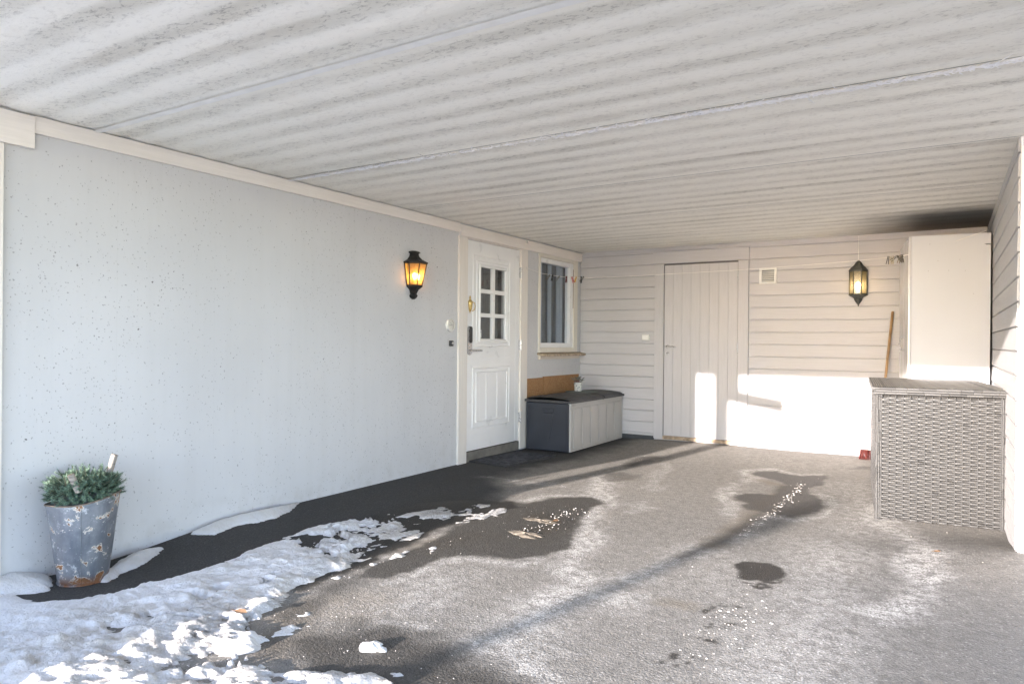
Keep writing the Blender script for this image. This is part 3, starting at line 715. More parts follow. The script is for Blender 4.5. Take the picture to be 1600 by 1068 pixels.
q = MB(); q.box((1.107, -.012, 2.1015), (1.9735, -.001, 2.119)); q.box((1.9675, -.012, .09), (1.9735, -.001, 2.1015)); q.box((1.1065, -.012, .09), (1.1115, -.001, 2.1015)); q.build('door_gap_shade', simple('gap_shade_dark', (.16,.15,.14), .9), back)  # dark strips that paint the shaded gap around the plank leaf
pd = thing('plank_door', None, None); pd.parent = back
q = MB(); x0, x1 = 1.112, 1.967; n = 8; wd = (x1-x0)/n
for k in range(n):
    a = x0+k*wd; b = a+wd
    pr = [(a+.0003, -.004), (a+.0003, -.0122), (a+.004, -.0145), (b-.004, -.0145), (b-.0003, -.0122), (b-.0003, -.004)]
    q.prism(pr, lambda u, v, t: (u, v, t), .092, 2.100)
q.box((x0, -.004, .092), (x1, -.001, 2.100)); q.build('door_planks', painted('plank_door_paint', (.54,.536,.55), 'z'), pd)
q = MB(); q.lathe([(.0005,.008),(.018,.008),(.024,.004),(.025,0)], (1.150, -.0135, 1.141), 20); 
q = MB(); q.tube([(1.152, -.013, 1.141), (1.152, -.020, 1.141)], .024, 20); q.tube([(1.152, -.02, 1.141), (1.152, -.06, 1.141)], .008, 10); q.tube([(1.145, -.06, 1.141), (1.19, -.062, 1.146), (1.24, -.06, 1.137), (1.262, -.058, 1.136)], [.009, .009, .008, .006], 10)
q.build('door_handle', STEEL, pd, smooth=False)
q = MB(); q.tube([(1.152, -.013, 1.062), (1.152, -.020, 1.062)], .024, 20); q.build('keyhole_plate', STEEL, pd)
q = MB(); q.box((1.1495, -.0212, 1.052), (1.1545, -.0205, 1.072)); q.tube([(1.152, -.0205, 1.068), (1.152, -.0212, 1.068)], .005, 10); q.build('keyhole', BLACKP, pd)
for z in (1.94, 1.13, .33):
    q = MB(); q.tube([(1.970, -.038, z-.055), (1.970, -.038, z-.002)], .007, 8); q.tube([(1.970, -.038, z+.002), (1.970, -.038, z+.055)], .007, 8); q.build('hinge', STEEL, pd)
# vent
v = thing('vent_grille', None, None); v.parent = back
q = MB(); q.box((2.200, -.034, 1.842), (2.385, -.022, 1.864)); q.box((2.200, -.034, 1.992), (2.385, -.022, 2.013)); q.box((2.200, -.034, 1.864), (2.226, -.022, 1.992)); q.box((2.359, -.034, 1.864), (2.385, -.022, 1.992)); q.build('frame', WHITEP, v, bevel=.002)
for k in range(6):
    z = 1.868+k*.0205; q = MB(); q.add([(2.226,-.022,z+.014),(2.359,-.022,z+.014),(2.359,-.036,z),(2.226,-.036,z),(2.226,-.022,z+.011),(2.359,-.022,z+.011),(2.359,-.036,z-.003),(2.226,-.036,z-.003)], [(0,3,2,1),(4,5,6,7),(2,3,7,6),(0,1,5,4),(0,4,7,3),(1,2,6,5)]); q.build('slat', WHITEP, v)
q = MB(); q.box((2.226, -.0215, 1.864), (2.359, -.0208, 1.992)); q.build('mesh_backing', simple('vent_dark', (.12,.12,.12), .8), v)
q = MB(); q.box((.842, -.048, 1.214), (.938, -.0205, 1.278)); l = thing('switch_box', 'small white switch box on the boards left of the plank door', 'switch')
q.build('housing', WHITEP, l, bevel=.004); q = MB(); q.box((.856, -.052, 1.226), (.924, -.048, 1.266)); q.build('rocker', simple('rocker_white', (.80,.80,.78), .35, var=.02), l, bevel=.003)
q = MB(); q.tube([(3.188, -.026, 1.815+.11), (3.187, -.027, 2.15), (3.189, -.026, 2.305)], .003, 6); tag(q.build('lamp_cable', WHITEP), 'thin white cable running up the boards above the grey lantern', 'cable')

# ------------------------------------------------------------------ side wall
side = thing('boarded_side_wall', 'short side wall of pale horizontal boards at the right', 'wall')
q = MB(); q.box((4.313, -3.403, -.05), (4.42, .12, H+.02)); q.build('sheathing', TRIMB, side)
siding(side, lambda u, o, z: (4.312-o, u, z), -3.405, -.022, .02, H+.004, .1035-.02, WALLY)
q = MB(); q.box((4.303, -3.434, .075), (4.47, -3.408, H-.003)); q.build('corner_board', painted('corner_white', (.80,.80,.80), 'z'), side, bevel=.003)
q = MB(); q.box((4.3135, -3.402, -.06), (4.44, -3.305, .3)); q.build('plinth', PLINTH, side)

# ------------------------------------------------------------------ roof and ceiling panels
roof = thing('carport_roof', 'low carport roof with stained pale fleece ceiling panels', 'roof')
q = MB(); q.box((-.5, -8.95, 2.36), (6.2, .3, 2.50)); q.build('roof_deck', simple('roof_deck', (.3,.28,.25), .8), roof)
q = MB(); q.box((-.5, -9.0, 2.285), (6.2, -8.951, 2.52)); q.build('front_fascia', painted('front_fascia_paint', (.70,.66,.62), 'x'), roof)
seams = [-.88, -2.15, -3.43, -4.71, -5.99, -7.27, -8.55]
edges = [0.02]+seams+[-8.95]
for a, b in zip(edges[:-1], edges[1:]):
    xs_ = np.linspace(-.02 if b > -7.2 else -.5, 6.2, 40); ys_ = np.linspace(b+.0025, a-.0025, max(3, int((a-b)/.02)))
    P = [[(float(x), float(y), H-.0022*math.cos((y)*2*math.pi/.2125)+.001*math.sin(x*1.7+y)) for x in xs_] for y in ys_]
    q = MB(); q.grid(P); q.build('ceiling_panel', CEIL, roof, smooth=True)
q = MB(); q.box((-.5, -8.94, H+.005), (6.2, .02, H+.012)); q.build('seam_backing', simple('blue_grey_seam', (.16,.175,.19), .8), roof)
# smooth pale tape over the seam nearest the camera
q = MB(); q.grid([[(float(x), -5.995+dy+.012*math.sin(x*2.1)*0, H-.011) for x in np.linspace(0, 6, 60)] for dy in (-.004, -.045)]); 
q.build('seam_tape', simple('pale_tape', (.86,.86,.83), .7, var=.05), roof)
# frayed white fibres along the next seam
q = MB(); fr = random.Random(5)
for k in range(5200):
    x = fr.random(); x = x*4.4; dens = .25+.75*max(0, math.sin(x*2.3+.8*math.sin(x*5)))**2
    if x > 2.2: dens = min(1, dens+.3)
    if fr.random() > dens: continue
    y = -4.71+fr.gauss(0, .009); L_ = fr.uniform(.012, .045)*(3 if fr.random() < .03 else 1); a = fr.gauss(0, .5) if fr.random() < .75 else fr.uniform(-2.2, 2.2)
    dx, dy = math.cos(a)*L_, math.sin(a)*L_; zz = H-.010-fr.random()*.006; wv = .0028*fr.uniform(.6, 1.6)
    q.add([(x, y, zz), (x+dx*.5-dy/L_*wv, y+dy*.5+dx/L_*wv, zz-.004), (x+dx, y+dy, zz-.002), (x+dx*.5+dy/L_*wv, y+dy*.5-dx/L_*wv, zz-.003)], [(0,1,2,3)])
q.build('frayed_fibres', simple('white_fibre', (.93,.93,.93), .8, var=.03, bump=0), roof)

# post with a short arm and an added slim pole outside the frame: they cast the narrow shadows in the photograph
tp = thing('timber_post', 'square timber post with a short side arm outside the carport mouth', 'post')
q = MB(); q.box((-.265, -8.88, 0), (-.115, -8.74, 2.285)); q.box((-.30, -8.90, 2.03), (.005, -8.885, 2.285)); q.build('post', TRIMZ, tp, bevel=.004)
q = MB(); q.add([(-.19,-8.83,1.98),(.49,-8.83,1.86),(.49,-8.83,2.02),(-.19,-8.83,2.13),(-.19,-8.79,1.98),(.49,-8.79,1.86),(.49,-8.79,2.02),(-.19,-8.79,2.13)], [(0,1,2,3),(7,6,5,4),(1,5,6,2),(3,2,6,7),(0,4,5,1),(0,3,7,4)]); q.build('arm', TRIMY, tp)
lp = thing('shade_pole', 'slim dark pole added unseen on the snowy yard to cast a soft stripe of shade', 'added pole')
q = MB(); q.tube([(-.22, -17.5, 0), (-.22, -17.5, 2.25)], .05, 12); q.build('post', IRON, lp); q = MB(); q.lathe([(.05,2.2),(.11,2.3),(.12,2.42),(.04,2.5),(.001,2.52)], (-.22, -17.5, 0), 12); q.build('pole_head', IRON, lp)

# ------------------------------------------------------------------ deck box
bx = thing('deck_storage_box', 'dark plastic storage box with pale ribbed front below the window', 'storage box', (.045, -1.425, .012), R(0))
DARKP = simple('dark_grey_plastic', (.028,.032,.042), .5, var=.15, sc=5); LIDP = simple('lid_grey_plastic', (.055,.055,.058), .6, var=.2, sc=6, dirt=((.12,.115,.11), .5)); PALE = simple('greige_plastic', (.43,.42,.40), .5, var=.06, sc=4)
bw, bd, bh = .545, 1.405, .515
q = MB()
q.box((0, 0, .0), (bw-.012, .03, bh)); q.box((0, bd-.03, 0), (bw-.012, bd, bh)); q.box((0, .03, 0), (.02, bd-.03, bh)); q.box((.02, .03, 0), (bw-.03, bd-.03, .02))
q.build('end_walls', DARKP, bx, bevel=.012, seg=3)
# recessed grip and tapered rib on the near end
q = MB(); q.prism([(.205, .455), (.345, .455), (.335, .405), (.215, .405)], lambda u, v_, t: (u, t, v_), -.008, .004); q.build('grip_rim', DARKP, bx, bevel=.004)
q = MB(); q.prism([(.21, .40), (.34, .40), (.315, .22), (.295, .13), (.275, .11), (.255, .13), (.235, .22)], lambda u, v_, t: (u, t, v_), -.006, .004); q.build('end_rib', DARKP, bx, bevel=.004)
q = MB(); q.box((.03, -.003, .475), (bw-.04, .002, .482)); q.box((.03, -.003, .02), (.036, .002, .475)); q.box((bw-.045, -.003, .02), (bw-.039, .002, .475)); q.build('end_moulding', DARKP, bx)
# ribbed front: panels between grooves
q = MB(); n = 6; q.box((bw-.03, .004, .004), (bw-.008, bd-.004, bh+.01)); yw = (bd-.10)/n
for k in range(n):
    a = .06+k*yw
    q.prism([(a+.015, bh-.055), (a+.015, .05), (a+.04, .03), (a+yw-.045, .03), (a+yw-.02, .05), (a+yw-.02, bh-.055)], lambda u, v_, t: (t, u, v_), bw-.008, bw+.002)
q.box((bw-.008, .004, bh-.035), (bw+.003, bd-.004, bh+.010)); q.box((bw-.008, .004, .004), (bw+.002, bd-.004, .028)); q.box((bw-.008, .004, .028), (bw+.002, .035, bh-.035)); q.box((bw-.008, bd-.03, .028), (bw+.002, bd-.004, bh-.035))
q.build('ribbed_front', PALE, bx, bevel=.004)
q = MB(); q.box((bw+.0005, .03, bh-.028), (bw+.006, .115, bh-.006)); q.build('badge', simple('badge_grey', (.36,.35,.33), .5), bx, bevel=.002)
def lid(y0, y1):
    P = []; ny = 10
    for j in range(ny+1):
        y = y0+(y1-y0)*j/ny; e = min(j, ny-j)/ny; row = []
        for i in range(17):
            t = i/16; x = -.012+(bw+.035)*t; zz = bh+.030+.042*math.sin(math.pi*min(1, .10+t*.82))**.7-(.012 if j in (0, ny) else 0)
            if i == 0 or i == 16: zz = bh+.012
            row.append((x, y, zz))
        P.append(row)
    q = MB(); q.grid(P)
    q.box((-.012, y0, bh+.004), (bw+.023, y1, bh+.030)); return q
lid(-.014, .80).build('lid', LIDP, bx, smooth=False, bevel=.004); lid(.806, bd+.012).build('lid', LIDP, bx, bevel=.004)
q = MB(); q.tube([(bw+.010, .803, bh+.003), (bw+.030, .803, bh+.020), (bw+.020, .803, bh+.045)], .008, 8); q.build('latch', BLACKP, bx)

# chipboard offcuts behind the box
OSB = N('chipboard', .85); n1 = OSB.noise(60, 5, .8); n2 = OSB.noise(7, 4)
OSB.color(OSB.mix(OSB.ramp(n1, .35, .7), OSB.mix(OSB.ramp(n2, .3, .7), (.24,.11,.045), (.34,.17,.075)), (.42,.25,.12))); OSB.bump(n1, .002); OSB = OSB.mat
q = MB(); q.box((.003, -1.352, .04), (.018, -.995, .772)); tag(q.build('chipboard_panel', OSB, bevel=.001), 'short brown chipboard piece behind the storage box, next to the door casing', 'board')
q = MB(); q.box((.003, -.985, .04), (.020, -.075, .782)); tag(q.build('chipboard_panel', OSB, bevel=.001), 'long brown chipboard piece behind the storage box, towards the corner', 'board')

# placemat and little pot on the lid
zt = .012+bh+.072
q = MB(); q.lathe([(.0005, .004), (.185, .004), (.19, .002), (.19, 0), (.0005, 0)], (.045+.262, -.585, zt), 40); tag(q.build('round_placemat', simple('grey_green_mat', (.13,.16,.15), .7)), 'round grey green mat lying on the storage box lid', 'mat')
pt = thing('small_flower_pot', 'little white patterned pot of dried plants on the round mat', 'flower pot', (.25, -.56, zt+.004))
PAT = N('patterned_pot', .4); vv = PAT.n('ShaderNodeTexVoronoi', i_Vector=PAT.co, i_Scale=38.).outputs['Distance']; PAT.color(PAT.mix(PAT.ramp(vv, .18, .34, 1, 0), (.62,.62,.58), (.16,.20,.24))); PAT = PAT.mat
q = MB(); q.lathe([(.0005,0),(.040,0),(.044,.01),(.053,.10),(.055,.103),(.050,.103),(.047,.09),(.0005,.088)], (0,0,0), 24); q.build('pot', PAT, pt, smooth=True)
DRIED = simple('dried_leaves', (.20,.20,.17), .8, var=.5, sc=60); RED = simple('red_berries', (.25,.03,.03), .4)
q = MB(); r2 = MB(); rr_ = random.Random(3)
for k in range(46):
    a = rr_.uniform(0, 6.28); t = rr_.uniform(.1, .9); L_ = rr_.uniform(.05, .105); d0 = Vector((math.cos(a)*t, math.sin(a)*t, 1)).normalized()
    p0 = Vector((math.cos(a)*.03*t, math.sin(a)*.03*t, .088)); p1 = p0+d0*L_*.6; p2 = p1+(d0+Vector((math.cos(a)*.6, math.sin(a)*.6, -.3)))*L_*.45
    q.tube([p0, p1, p2], [.0012, .001, .0007], 4)
    sdv = d0.cross(Vector((0,0,1))).normalized()*.011
    q.add([p1, p1+(p2-p1)*.5+sdv, p2, p1+(p2-p1)*.5-sdv], [(0,1,2,3)])
    if k % 4 == 0: r2.lathe([(.0004,-.007),(.006,-.003),(.007,0),(.006,.003),(.0004,.007)], tuple(p0+d0*L_*.35), 8)
q.build('dried_stems', DRIED, pt); r2.build('berries', RED, pt, smooth=True)

# door mat: ribbed rubber/bristle in a border
mt = thing('door_mat', 'dark ribbed door mat in front of the white door', 'door mat', (.27, -2.06, 0), R(-6))
z0 = .006
q = MB(); 
for a, b in (((-.25,-.42,z0-.01),(.25,-.395,z0+.014)), ((-.25,.395,z0-.01),(.25,.42,z0+.014)), ((-.25,-.395,z0-.01),(-.225,.395,z0+.014)), ((.225,-.395,z0-.01),(.25,.395,z0+.014))): q.box(a, b)
q.build('border', simple('mat_rubber', (.03,.03,.032), .8), mt, bevel=.003)
q = MB(); q.box((-.225, -.395, z0-.01), (.225, .395, z0+.003))
for k in range(34): y = -.39+k*.0232; q.box((-.224, y, z0+.003), (.224, y+.011, z0+.013+.002*random.random()))
q.build('bristle_field', simple('mat_bristle', (.055,.055,.06), .95, var=.5, sc=25, bump=.004, bsc=200), mt)

# ------------------------------------------------------------------ clothesline and pegs
A0 = Vector((.028, -1.41, 1.994)); A1 = Vector((4.262, -1.02, 2.150))
def ray_plane(px, py):
    d = F_+R_*(px-800)/CF-U_*(py-534)/CF; ex = np.array([A1.x-A0.x, A1.y-A0.y, 0.]); nrm = np.array([-ex[1], ex[0], 0.])
    t = nrm.dot(np.array(A0)-CC)/nrm.dot(d); return Vector(CC+t*d)
LP = [A0]+[ray_plane(a, b) for a, b in ((845,426.6),(872,431.5),(889,433.4),(912,434.6),(1000,430.5),(1080,426),(1160,421.4),(1250,414.5),(1330,408),(1385,402.5),(1410,399.5),(1450,392))]+[A1]
q = MB(); q.tube(LP, .0022, 5); cl = thing('clothesline', 'thin white clothesline stretched across the carport below the ceiling', 'clothesline')
q.build('line', simple('line_white', (.78,.76,.72), .5, bump=0), cl)
q = MB(); q.tube([(.0, -1.41, 1.994), (.020, -1.41, 1.994), (.034, -1.41, 1.986), (.030, -1.41, 2.002), (.020, -1.41, 2.004)], .003, 6); q.build('hook', STEEL, cl)
q = MB(); q.tube([(4.274, -1.02, 2.145), (4.25, -1.02, 2.145), (4.225, -1.02, 2.125), (4.205, -1.02, 2.14), (4.215, -1.02, 2.165), (4.24, -1.02, 2.17)], .0035, 6); q.build('hook', STEEL, cl)
def peg(px, py, ang, label, mat):
    p = ray_plane(px, py); t = thing('clothes_peg', label, 'clothes peg', p, 0, 'clothes pegs clipped on the line'); t.rotation_euler = (0, ang, random.uniform(-.9, .3))
    for s_ in (-1, 1):
        q = MB(); q.prism([(s_*.002, .012), (s_*.007, .012), (s_*.008, -.02), (s_*.011, -.058), (s_*.007, -.058), (s_*.003, -.02)][::s_], lambda u, v_, k: (u, k, v_), -.005, .005); q.build('jaw', mat, t)
    q = MB(); q.tube([(-.010, 0, -.018), (.010, 0, -.018)], .003, 6); q.build('spring', STEEL, t); return t
WOODP = simple('peg_grey_wood', (.14,.13,.11), .8); GREENP = simple('peg_black', (.02,.022,.02), .5); REDP = simple('peg_red', (.45,.02,.04), .4); YEL = simple('peg_yellow', (.65,.38,.05), .4); BEI = simple('peg_beige', (.50,.45,.36), .6)
for a, b, an, lb, m_ in ((858.5,430.5,.7,'dark clothes peg on the line in front of the window, nearest the door',WOODP), (863.5,430.5,.2,'dark upright clothes peg on the line, second from the door',GREENP), (873.5,432.5,.8,'olive tilted clothes peg on the line before the window pane',WOODP),
    (885,433,.05,'dark red narrow clothes peg on the line near the sash edge',simple('peg_maroon', (.13,.03,.04), .5)), (894,434,-.35,'bright red clothes peg on the line over the window frame',REDP), (900,434,.9,'yellow clothes peg on the line beside the red one',YEL),
    (908,433.5,0.,'black upright clothes peg on the line at the wall corner',GREENP), (911,433.5,.75,'grey splayed clothes peg on the line just right of the black one',WOODP),
    (1388,402.3,.15,'thick black clothes peg leftmost of the bunch near the cabinet',GREENP), (1391.5,402.5,0.,'pale clothes peg second in the bunch near the cabinet',BEI), (1395.5,402,.1,'pale and black clothes peg third in the bunch near the cabinet',BEI),
    (1400,401.3,.9,'dark sideways clothes peg in the middle of the bunch near the cabinet',GREENP), (1403,401,-.8,'grey sideways clothes peg in the bunch near the cabinet',WOODP), (1406,401,.2,'brown hanging clothes peg in the bunch near the cabinet',simple('peg_brown', (.2,.13,.07), .7)), (1409.5,400,-.1,'grey hanging clothes peg rightmost by the cabinet edge',WOODP)):
    peg(a, b, an, lb, m_)

# ------------------------------------------------------------------ cabinet
cb = thing('tall_cabinet', 'tall white cabinet standing in the back right corner', 'cabinet', (3.682, -1.085, .02), R(6.9))
HOLE = simple('hole_grey', (.3,.3,.3), .8)
CABW = simple('cabinet_laminate', (.61,.63,.665), .5, var=.015, sc=2, bump=0, spec=.3)
cw, cdp, ch = .600, .90, 2.105
q = MB(); q.box((.022, 0, .06), (cw, .018, ch)); q.build('side_panel', CABW, cb, bevel=.001)
q = MB(); q.box((.022, cdp-.018, .06), (cw, cdp, ch)); q.build('side_panel', CABW, cb)
q = MB(); q.box((.022, .018, ch-.018), (cw, cdp-.018, ch)); q.box((.022, .018, .06), (cw, cdp-.018, .078)); q.box((cw-.008, .018, .078), (cw, cdp-.018, ch-.018)); q.build('carcass', CABW, cb)
for a, b in ((.0, .448), (.452, .90)): q = MB(); q.box((0, a, .065), (.019, b, ch-.002)); q.build('door', simple('cabinet_door_gloss', (.64,.65,.66), .16, var=.01, sc=2, bump=0), cb, bevel=.0015)
for x in (.04, cw-.08):
    for y in (.03, cdp-.08): q = MB(); q.box((x, y, 0), (x+.05, y+.05, .06)); q.build('foot', BLACKP, cb)
q = MB(); q.tube([(0, .36, 1.235), (-.03, .36, 1.225), (-.042, .36, 1.18), (-.034, .36, 1.135), (0, .36, 1.115)], .004, 6); q.tube([(-.030, .34, 1.14), (-.045, .375, 1.13), (-.03, .41, 1.142)], .005, 6); q.tube([(-.030, .36, 1.15), (-.036, .345, 1.10)], .004, 6); q.build('handle', STEEL, cb)
for x, z in ((.16,2.03),(.22,1.885),(.38,1.89),(.15,1.80),(.42,1.795),(.48,1.6),(.30,1.80)): q = MB(); q.tube([(x, -.0006, z), (x, .001, z)], .003, 6); q.build('screw_hole', HOLE, cb)
q = MB(); q.box((cw-.035, -.006, 2.005), (cw+.0, -.0004, 2.016)); q.tube([(cw-.045, -.003, 2.014), (cw-.002, -.003, 2.004)], .0025, 5); q.build('bracket', simple('bracket_grey', (.2,.22,.24), .5, .5), cb)

# ------------------------------------------------------------------ wicker chest
wk = thing('wicker_chest', 'large grey woven rattan storage chest by the right wall', 'storage chest', (3.569, -2.710, .0), .0991)
Wd, Dp, Ht = .738, 1.52, .90
def m_rattan(name, a, b):
    m = N(name, .42, spec=.5); r = m.rnd(); st = m.noise(3, 3, .5, m.scale((3, 3, 3)))
    c = m.mix(r, a, b); m.color(m.mix(m.ramp(m.noise(90, 3, .6), .35, .7, 0, .2), c, tuple(x*.7 for x in a))); return m.mat
RAT = m_rattan('grey_rattan', (.046,.046,.045), (.057,.057,.056)); RATD = m_rattan('dark_rattan', (.020,.020,.0195), (.029,.029,.028))
RATL = m_rattan('lid_rattan', (.125,.12,.11), (.175,.17,.158))  # same rattan lightened for the lid top: brightness put into the colour
UND = simple('rattan_core', (.022,.021,.019), .8)
q = MB(); q.box((.015, .015, .02), (Wd-.015, Dp-.015, Ht-.05)); q.build('inner_frame', UND, wk)
def weave(name, fn, Lh, Z0, Z1, p=.0425, rp=.0142, hw=.0073, samp=6, par=wk):
    """fn(u, out, z)"""
    q = MB(); nu = int(round(Lh/p)); p = Lh/nu; rows = int((Z1-Z0)/rp); A = .0042; rd = random.Random(9)
    for j in range(rows):
        z = Z0+(j+.5)*rp; jit = [rd.uniform(-.0016, .0016) for _ in range(nu+2)]; cut = set(rd.sample(range(nu), max(1, nu//14)))
        for i in range(nu):
            over = (i+j) % 2 == 0; o0 = (A if over else -A)+rd.uniform(-.0008, .0008); dz = jit[i]; h_ = hw*(1.0 if over else .80)
            P = [[], [], [], []]
            for k, (t, e) in enumerate(((-.06, .25), (.06, .8), (.3, 1), (.7, 1), (.94, .8), (1.06, .25))) if samp > 3 else enumerate(((0, .5), (.5, 1), (1, .5))):
                u = (i+t)*p; o = o0*e; zz = z+dz*(1-t)+jit[i+1]*t
                if u < 0 or u > Lh: u = min(Lh, max(0, u))
                P[0].append(fn(u, o-.003, zz-h_)); P[1].append(fn(u, o+.0012, zz-h_*.55)); P[2].append(fn(u, o+.0012, zz+h_*.55)); P[3].append(fn(u, o-.003, zz+h_))
            q.grid(P, 0 if over and not (i in cut and rd.random() < .5) else 1)  # strands passing under get dark rattan: overlap shade put into the colour
    for i in range(nu+1):
        u = min(Lh-.002, max(.002, i*p)); q.tube([fn(u+rd.uniform(-.0008,.0008), .0016, z) for z in np.linspace(Z0, Z1, 14)], .0034, 6, 0)
    return q.build(name, [RAT, RATD], par)
weave('woven_side', lambda u, o, z: (u+.03, -.002-o, z), Wd-.06, .012, Ht-.055)
weave('woven_side', lambda u, o, z: (-.002-o, Dp-.03-u, z), Dp-.06, .012, Ht-.055, samp=4)
weave('woven_side', lambda u, o, z: (Wd+.002+o, u+.03, z), Dp-.06, .012, Ht-.055, samp=3)
weave('woven_side', lambda u, o, z: (Wd-.03-u, Dp+.002+o, z), Wd-.06, .012, Ht-.055, samp=3)
# wrapped corner posts
for (cx, cy) in ((.014, .010), (Wd-.014, .010), (.014, Dp-.010), (Wd-.014, Dp-.010)):
    q = MB(); rd = random.Random(int(cx*100+cy*7)); n = 7
    for f in range(4):
        ang = f*math.pi/2; a = -.016
        for k in range(3):
            z = rd.uniform(-.06, 0)
            while z < Ht-.05:
                L_ = rd.choice((.045, .06, .075)); z1 = min(z+L_, Ht-.05); zz = max(z, .004)
                u0 = -.016+k*.0108
                def T_(x, y, z_, c=cx, d=cy, an=ang): return (c+x*math.cos(an)-y*math.sin(an), d+x*math.sin(an)+y*math.cos(an), z_)
                if z1-zz > .006:
                    o_ = .0165+rd.uniform(0, .003)
                    pr = [(u0+.0005, -.012), (u0+.0005, -o_), (u0+.003, -o_-.0025), (u0+.0078, -o_-.0025), (u0+.0102, -o_), (u0+.0102, -.012)]
                    q.prism(pr, lambda u, v_, t: T_(u, v_, t), zz+.0012, z1-.0012, rd.random() < .15)
                z = z1 if z1 > z else z+.05
    q.build('corner_post', [RAT, RATD], wk)
# lid
ld = thing('lid', None, None); ld.parent = wk; ov = .026
q = MB(); q.box((-ov+.006, -ov+.006, Ht-.046), (Wd+ov-.006, Dp+ov-.006, Ht-.006)); q.build('lid_core', UND, ld)
q = MB(); x = -ov+.012; rd = random.Random(4)
while x < Wd+ov-.012:
    wv = .0135; P = [[], [], [], [], []]
    for i in range(0, 61):
        y = -ov+.012+(Dp+2*ov-.024)*i/60; z = Ht-.003+.0011*math.sin(i*math.pi/1.5+(0 if int(x/.0142) % 2 else math.pi))
        for k, (a, h) in enumerate(((0, -.004), (.2, .001), (.5, .0032), (.8, .001), (1, -.004))): P[k].append((x+wv*a, y, z+h))
    q.grid(P, 1 if rd.random() < .08 else 0); x += .0143
q.build('lid_top', [RATL, RAT], ld, smooth=True)
q = MB(); rd = random.Random(12)
def band(fn, L):
    for k in range(3):
        z = Ht-.048+k*.0158; u = rd.uniform(-.05, 0)
        while u < L:
            l_ = rd.choice((.045, .07, .095)); a = max(u, 0); b = min(u+l_, L)
            if b-a > .006:
                o_ = rd.uniform(0, .0035); pr = [(-.008, z), (o_+.001, z), (o_+.004, z+.003), (o_+.004, z+.0115), (o_+.001, z+.0145), (-.008, z+.0145)]
                q.prism(pr, lambda o2, zz, t: fn(t, o2, zz), a+.001, b-.001, 1 if rd.random() < .22 else 0)
            u += l_
band(lambda u, o, z: (-ov+u, -ov+.005-o, z), Wd+2*ov); band(lambda u, o, z: (-ov+.005-o, Dp+ov-u, z), Dp+2*ov); band(lambda u, o, z: (Wd+ov-.005+o, -ov+u, z), Dp+2*ov); band(lambda u, o, z: (Wd+ov-u, Dp+ov-.005+o, z), Wd+2*ov)
q.build('lid_edge', [RAT, RATD], ld)
rd = random.Random(2)
for c in ((-ov+.01, -ov), (.01, -.01), (Wd+ov, -ov+.01), (Wd, -.012)):
    for k in range(3):
        q = MB(); a = rd.uniform(0, 6.28); z = rd.choice((Ht-.05, Ht-.02, .01)); q.tube([(c[0], c[1], z), (c[0]+.015*math.cos(a), c[1]-.012, z-.004), (c[0]+.035*math.cos(a), c[1]-.02+.01*math.sin(a), z+rd.uniform(-.02, .01))], .0018, 5); q.build('loose_strand', RAT, wk)

# ------------------------------------------------------------------ broom
br = thing('broom', 'broom with a wooden handle leaning on the back wall by the cabinet', 'broom')
pA = Vector((3.503, -.035, 1.511)); pB = Vector((3.395, -.20, .155))
WOOD = simple('broom_wood', (.42,.26,.13), .55, var=.2, sc=12)
q = MB(); q.tube([pA, pA+(pB-pA)*.5, pB], .0125, 12); q.lathe([(.0125,0),(.010,.008),(.0005,.012)], tuple(pA), 12); q.build('handle', WOOD, br, smooth=True)
q = MB(); q.box((3.235, -.235, .135), (3.535, -.165, .160)); q.build('broom_head', simple('broom_head_white', (.7,.68,.65), .5), br, bevel=.006)
q = MB(); rd = random.Random(8)
for k in range(300):
    x = rd.uniform(3.242, 3.528); y = rd.uniform(-.228, -.172); dx = rd.gauss(0, .006)+(x-3.385)*.10; dy = rd.gauss(0, .010)+(y+.2)*.4
    q.tube([(x, y, .14), (x+dx, y+dy, .034)], .0019, 3)
q.build('bristles', simple('red_bristles', (.16,.04,.035), .6, var=.2, bump=0), br)

# ------------------------------------------------------------------ zinc bucket planter
bk_c = (.205, -6.165, -.058)
bk = thing('zinc_bucket', 'tall tapered zinc bucket with rust spots by the concrete wall', 'bucket', bk_c)
m = N('weathered_zinc', .5, .55)
cx_ = m.noise(7, 6, .65); st = m.noise(1., 5, .6, m.scale((14, 14, 2)))
c = m.mix(m.ramp(cx_, .3, .7), (.17,.19,.22), (.30,.32,.345)); c = m.mix(m.ramp(st, .45, .75, 0, .5), c, (.10,.12,.155))
wb = m.ramp(m.noise(20, 6, .75), .56, .66, 0, .75); c = m.mix(wb, c, (.62,.64,.66))
rp = m.noise(15., 5, .6, None, .4); c = m.mix(m.ramp(rp, .575, .60), c, (.68,.64,.58)); rust = m.ramp(rp, .61, .64); c = m.mix(rust, c, m.mix(m.ramp(m.noise(50), .3, .7), (.16,.06,.025), (.36,.16,.06)))
zz = m.sep(m.co)[2]; rb = m.math('MULTIPLY', m.ramp(zz, .07, .0), m.ramp(m.noise(12, 4), .4, .6)); c = m.mix(rb, c, (.28,.12,.05))
m.color(c); m.t.links.new(m.math('MULTIPLY', m.math('SUBTRACT', 1., m.math('MAXIMUM', rust, wb)), .55), m.b.inputs['Metallic']); m.bump(m.math('ADD', cx_, st), .003, .6); ZINC = m.mat
def rz_(t): return .112+(.166-.112)*t
def ringp(t, k=1., n=40):
    out = []
    for i in range(n):
        a = i/n*2*math.pi; r = rz_(t)*k*(1+.018*math.sin(2*a+1)*t+.008*math.sin(5*a)*t); z = .425*t+(.022*math.cos(a-1.0)+.006*math.sin(3*a))*t*t
        out.append((r*math.cos(a), r*math.sin(a), z))
    return out
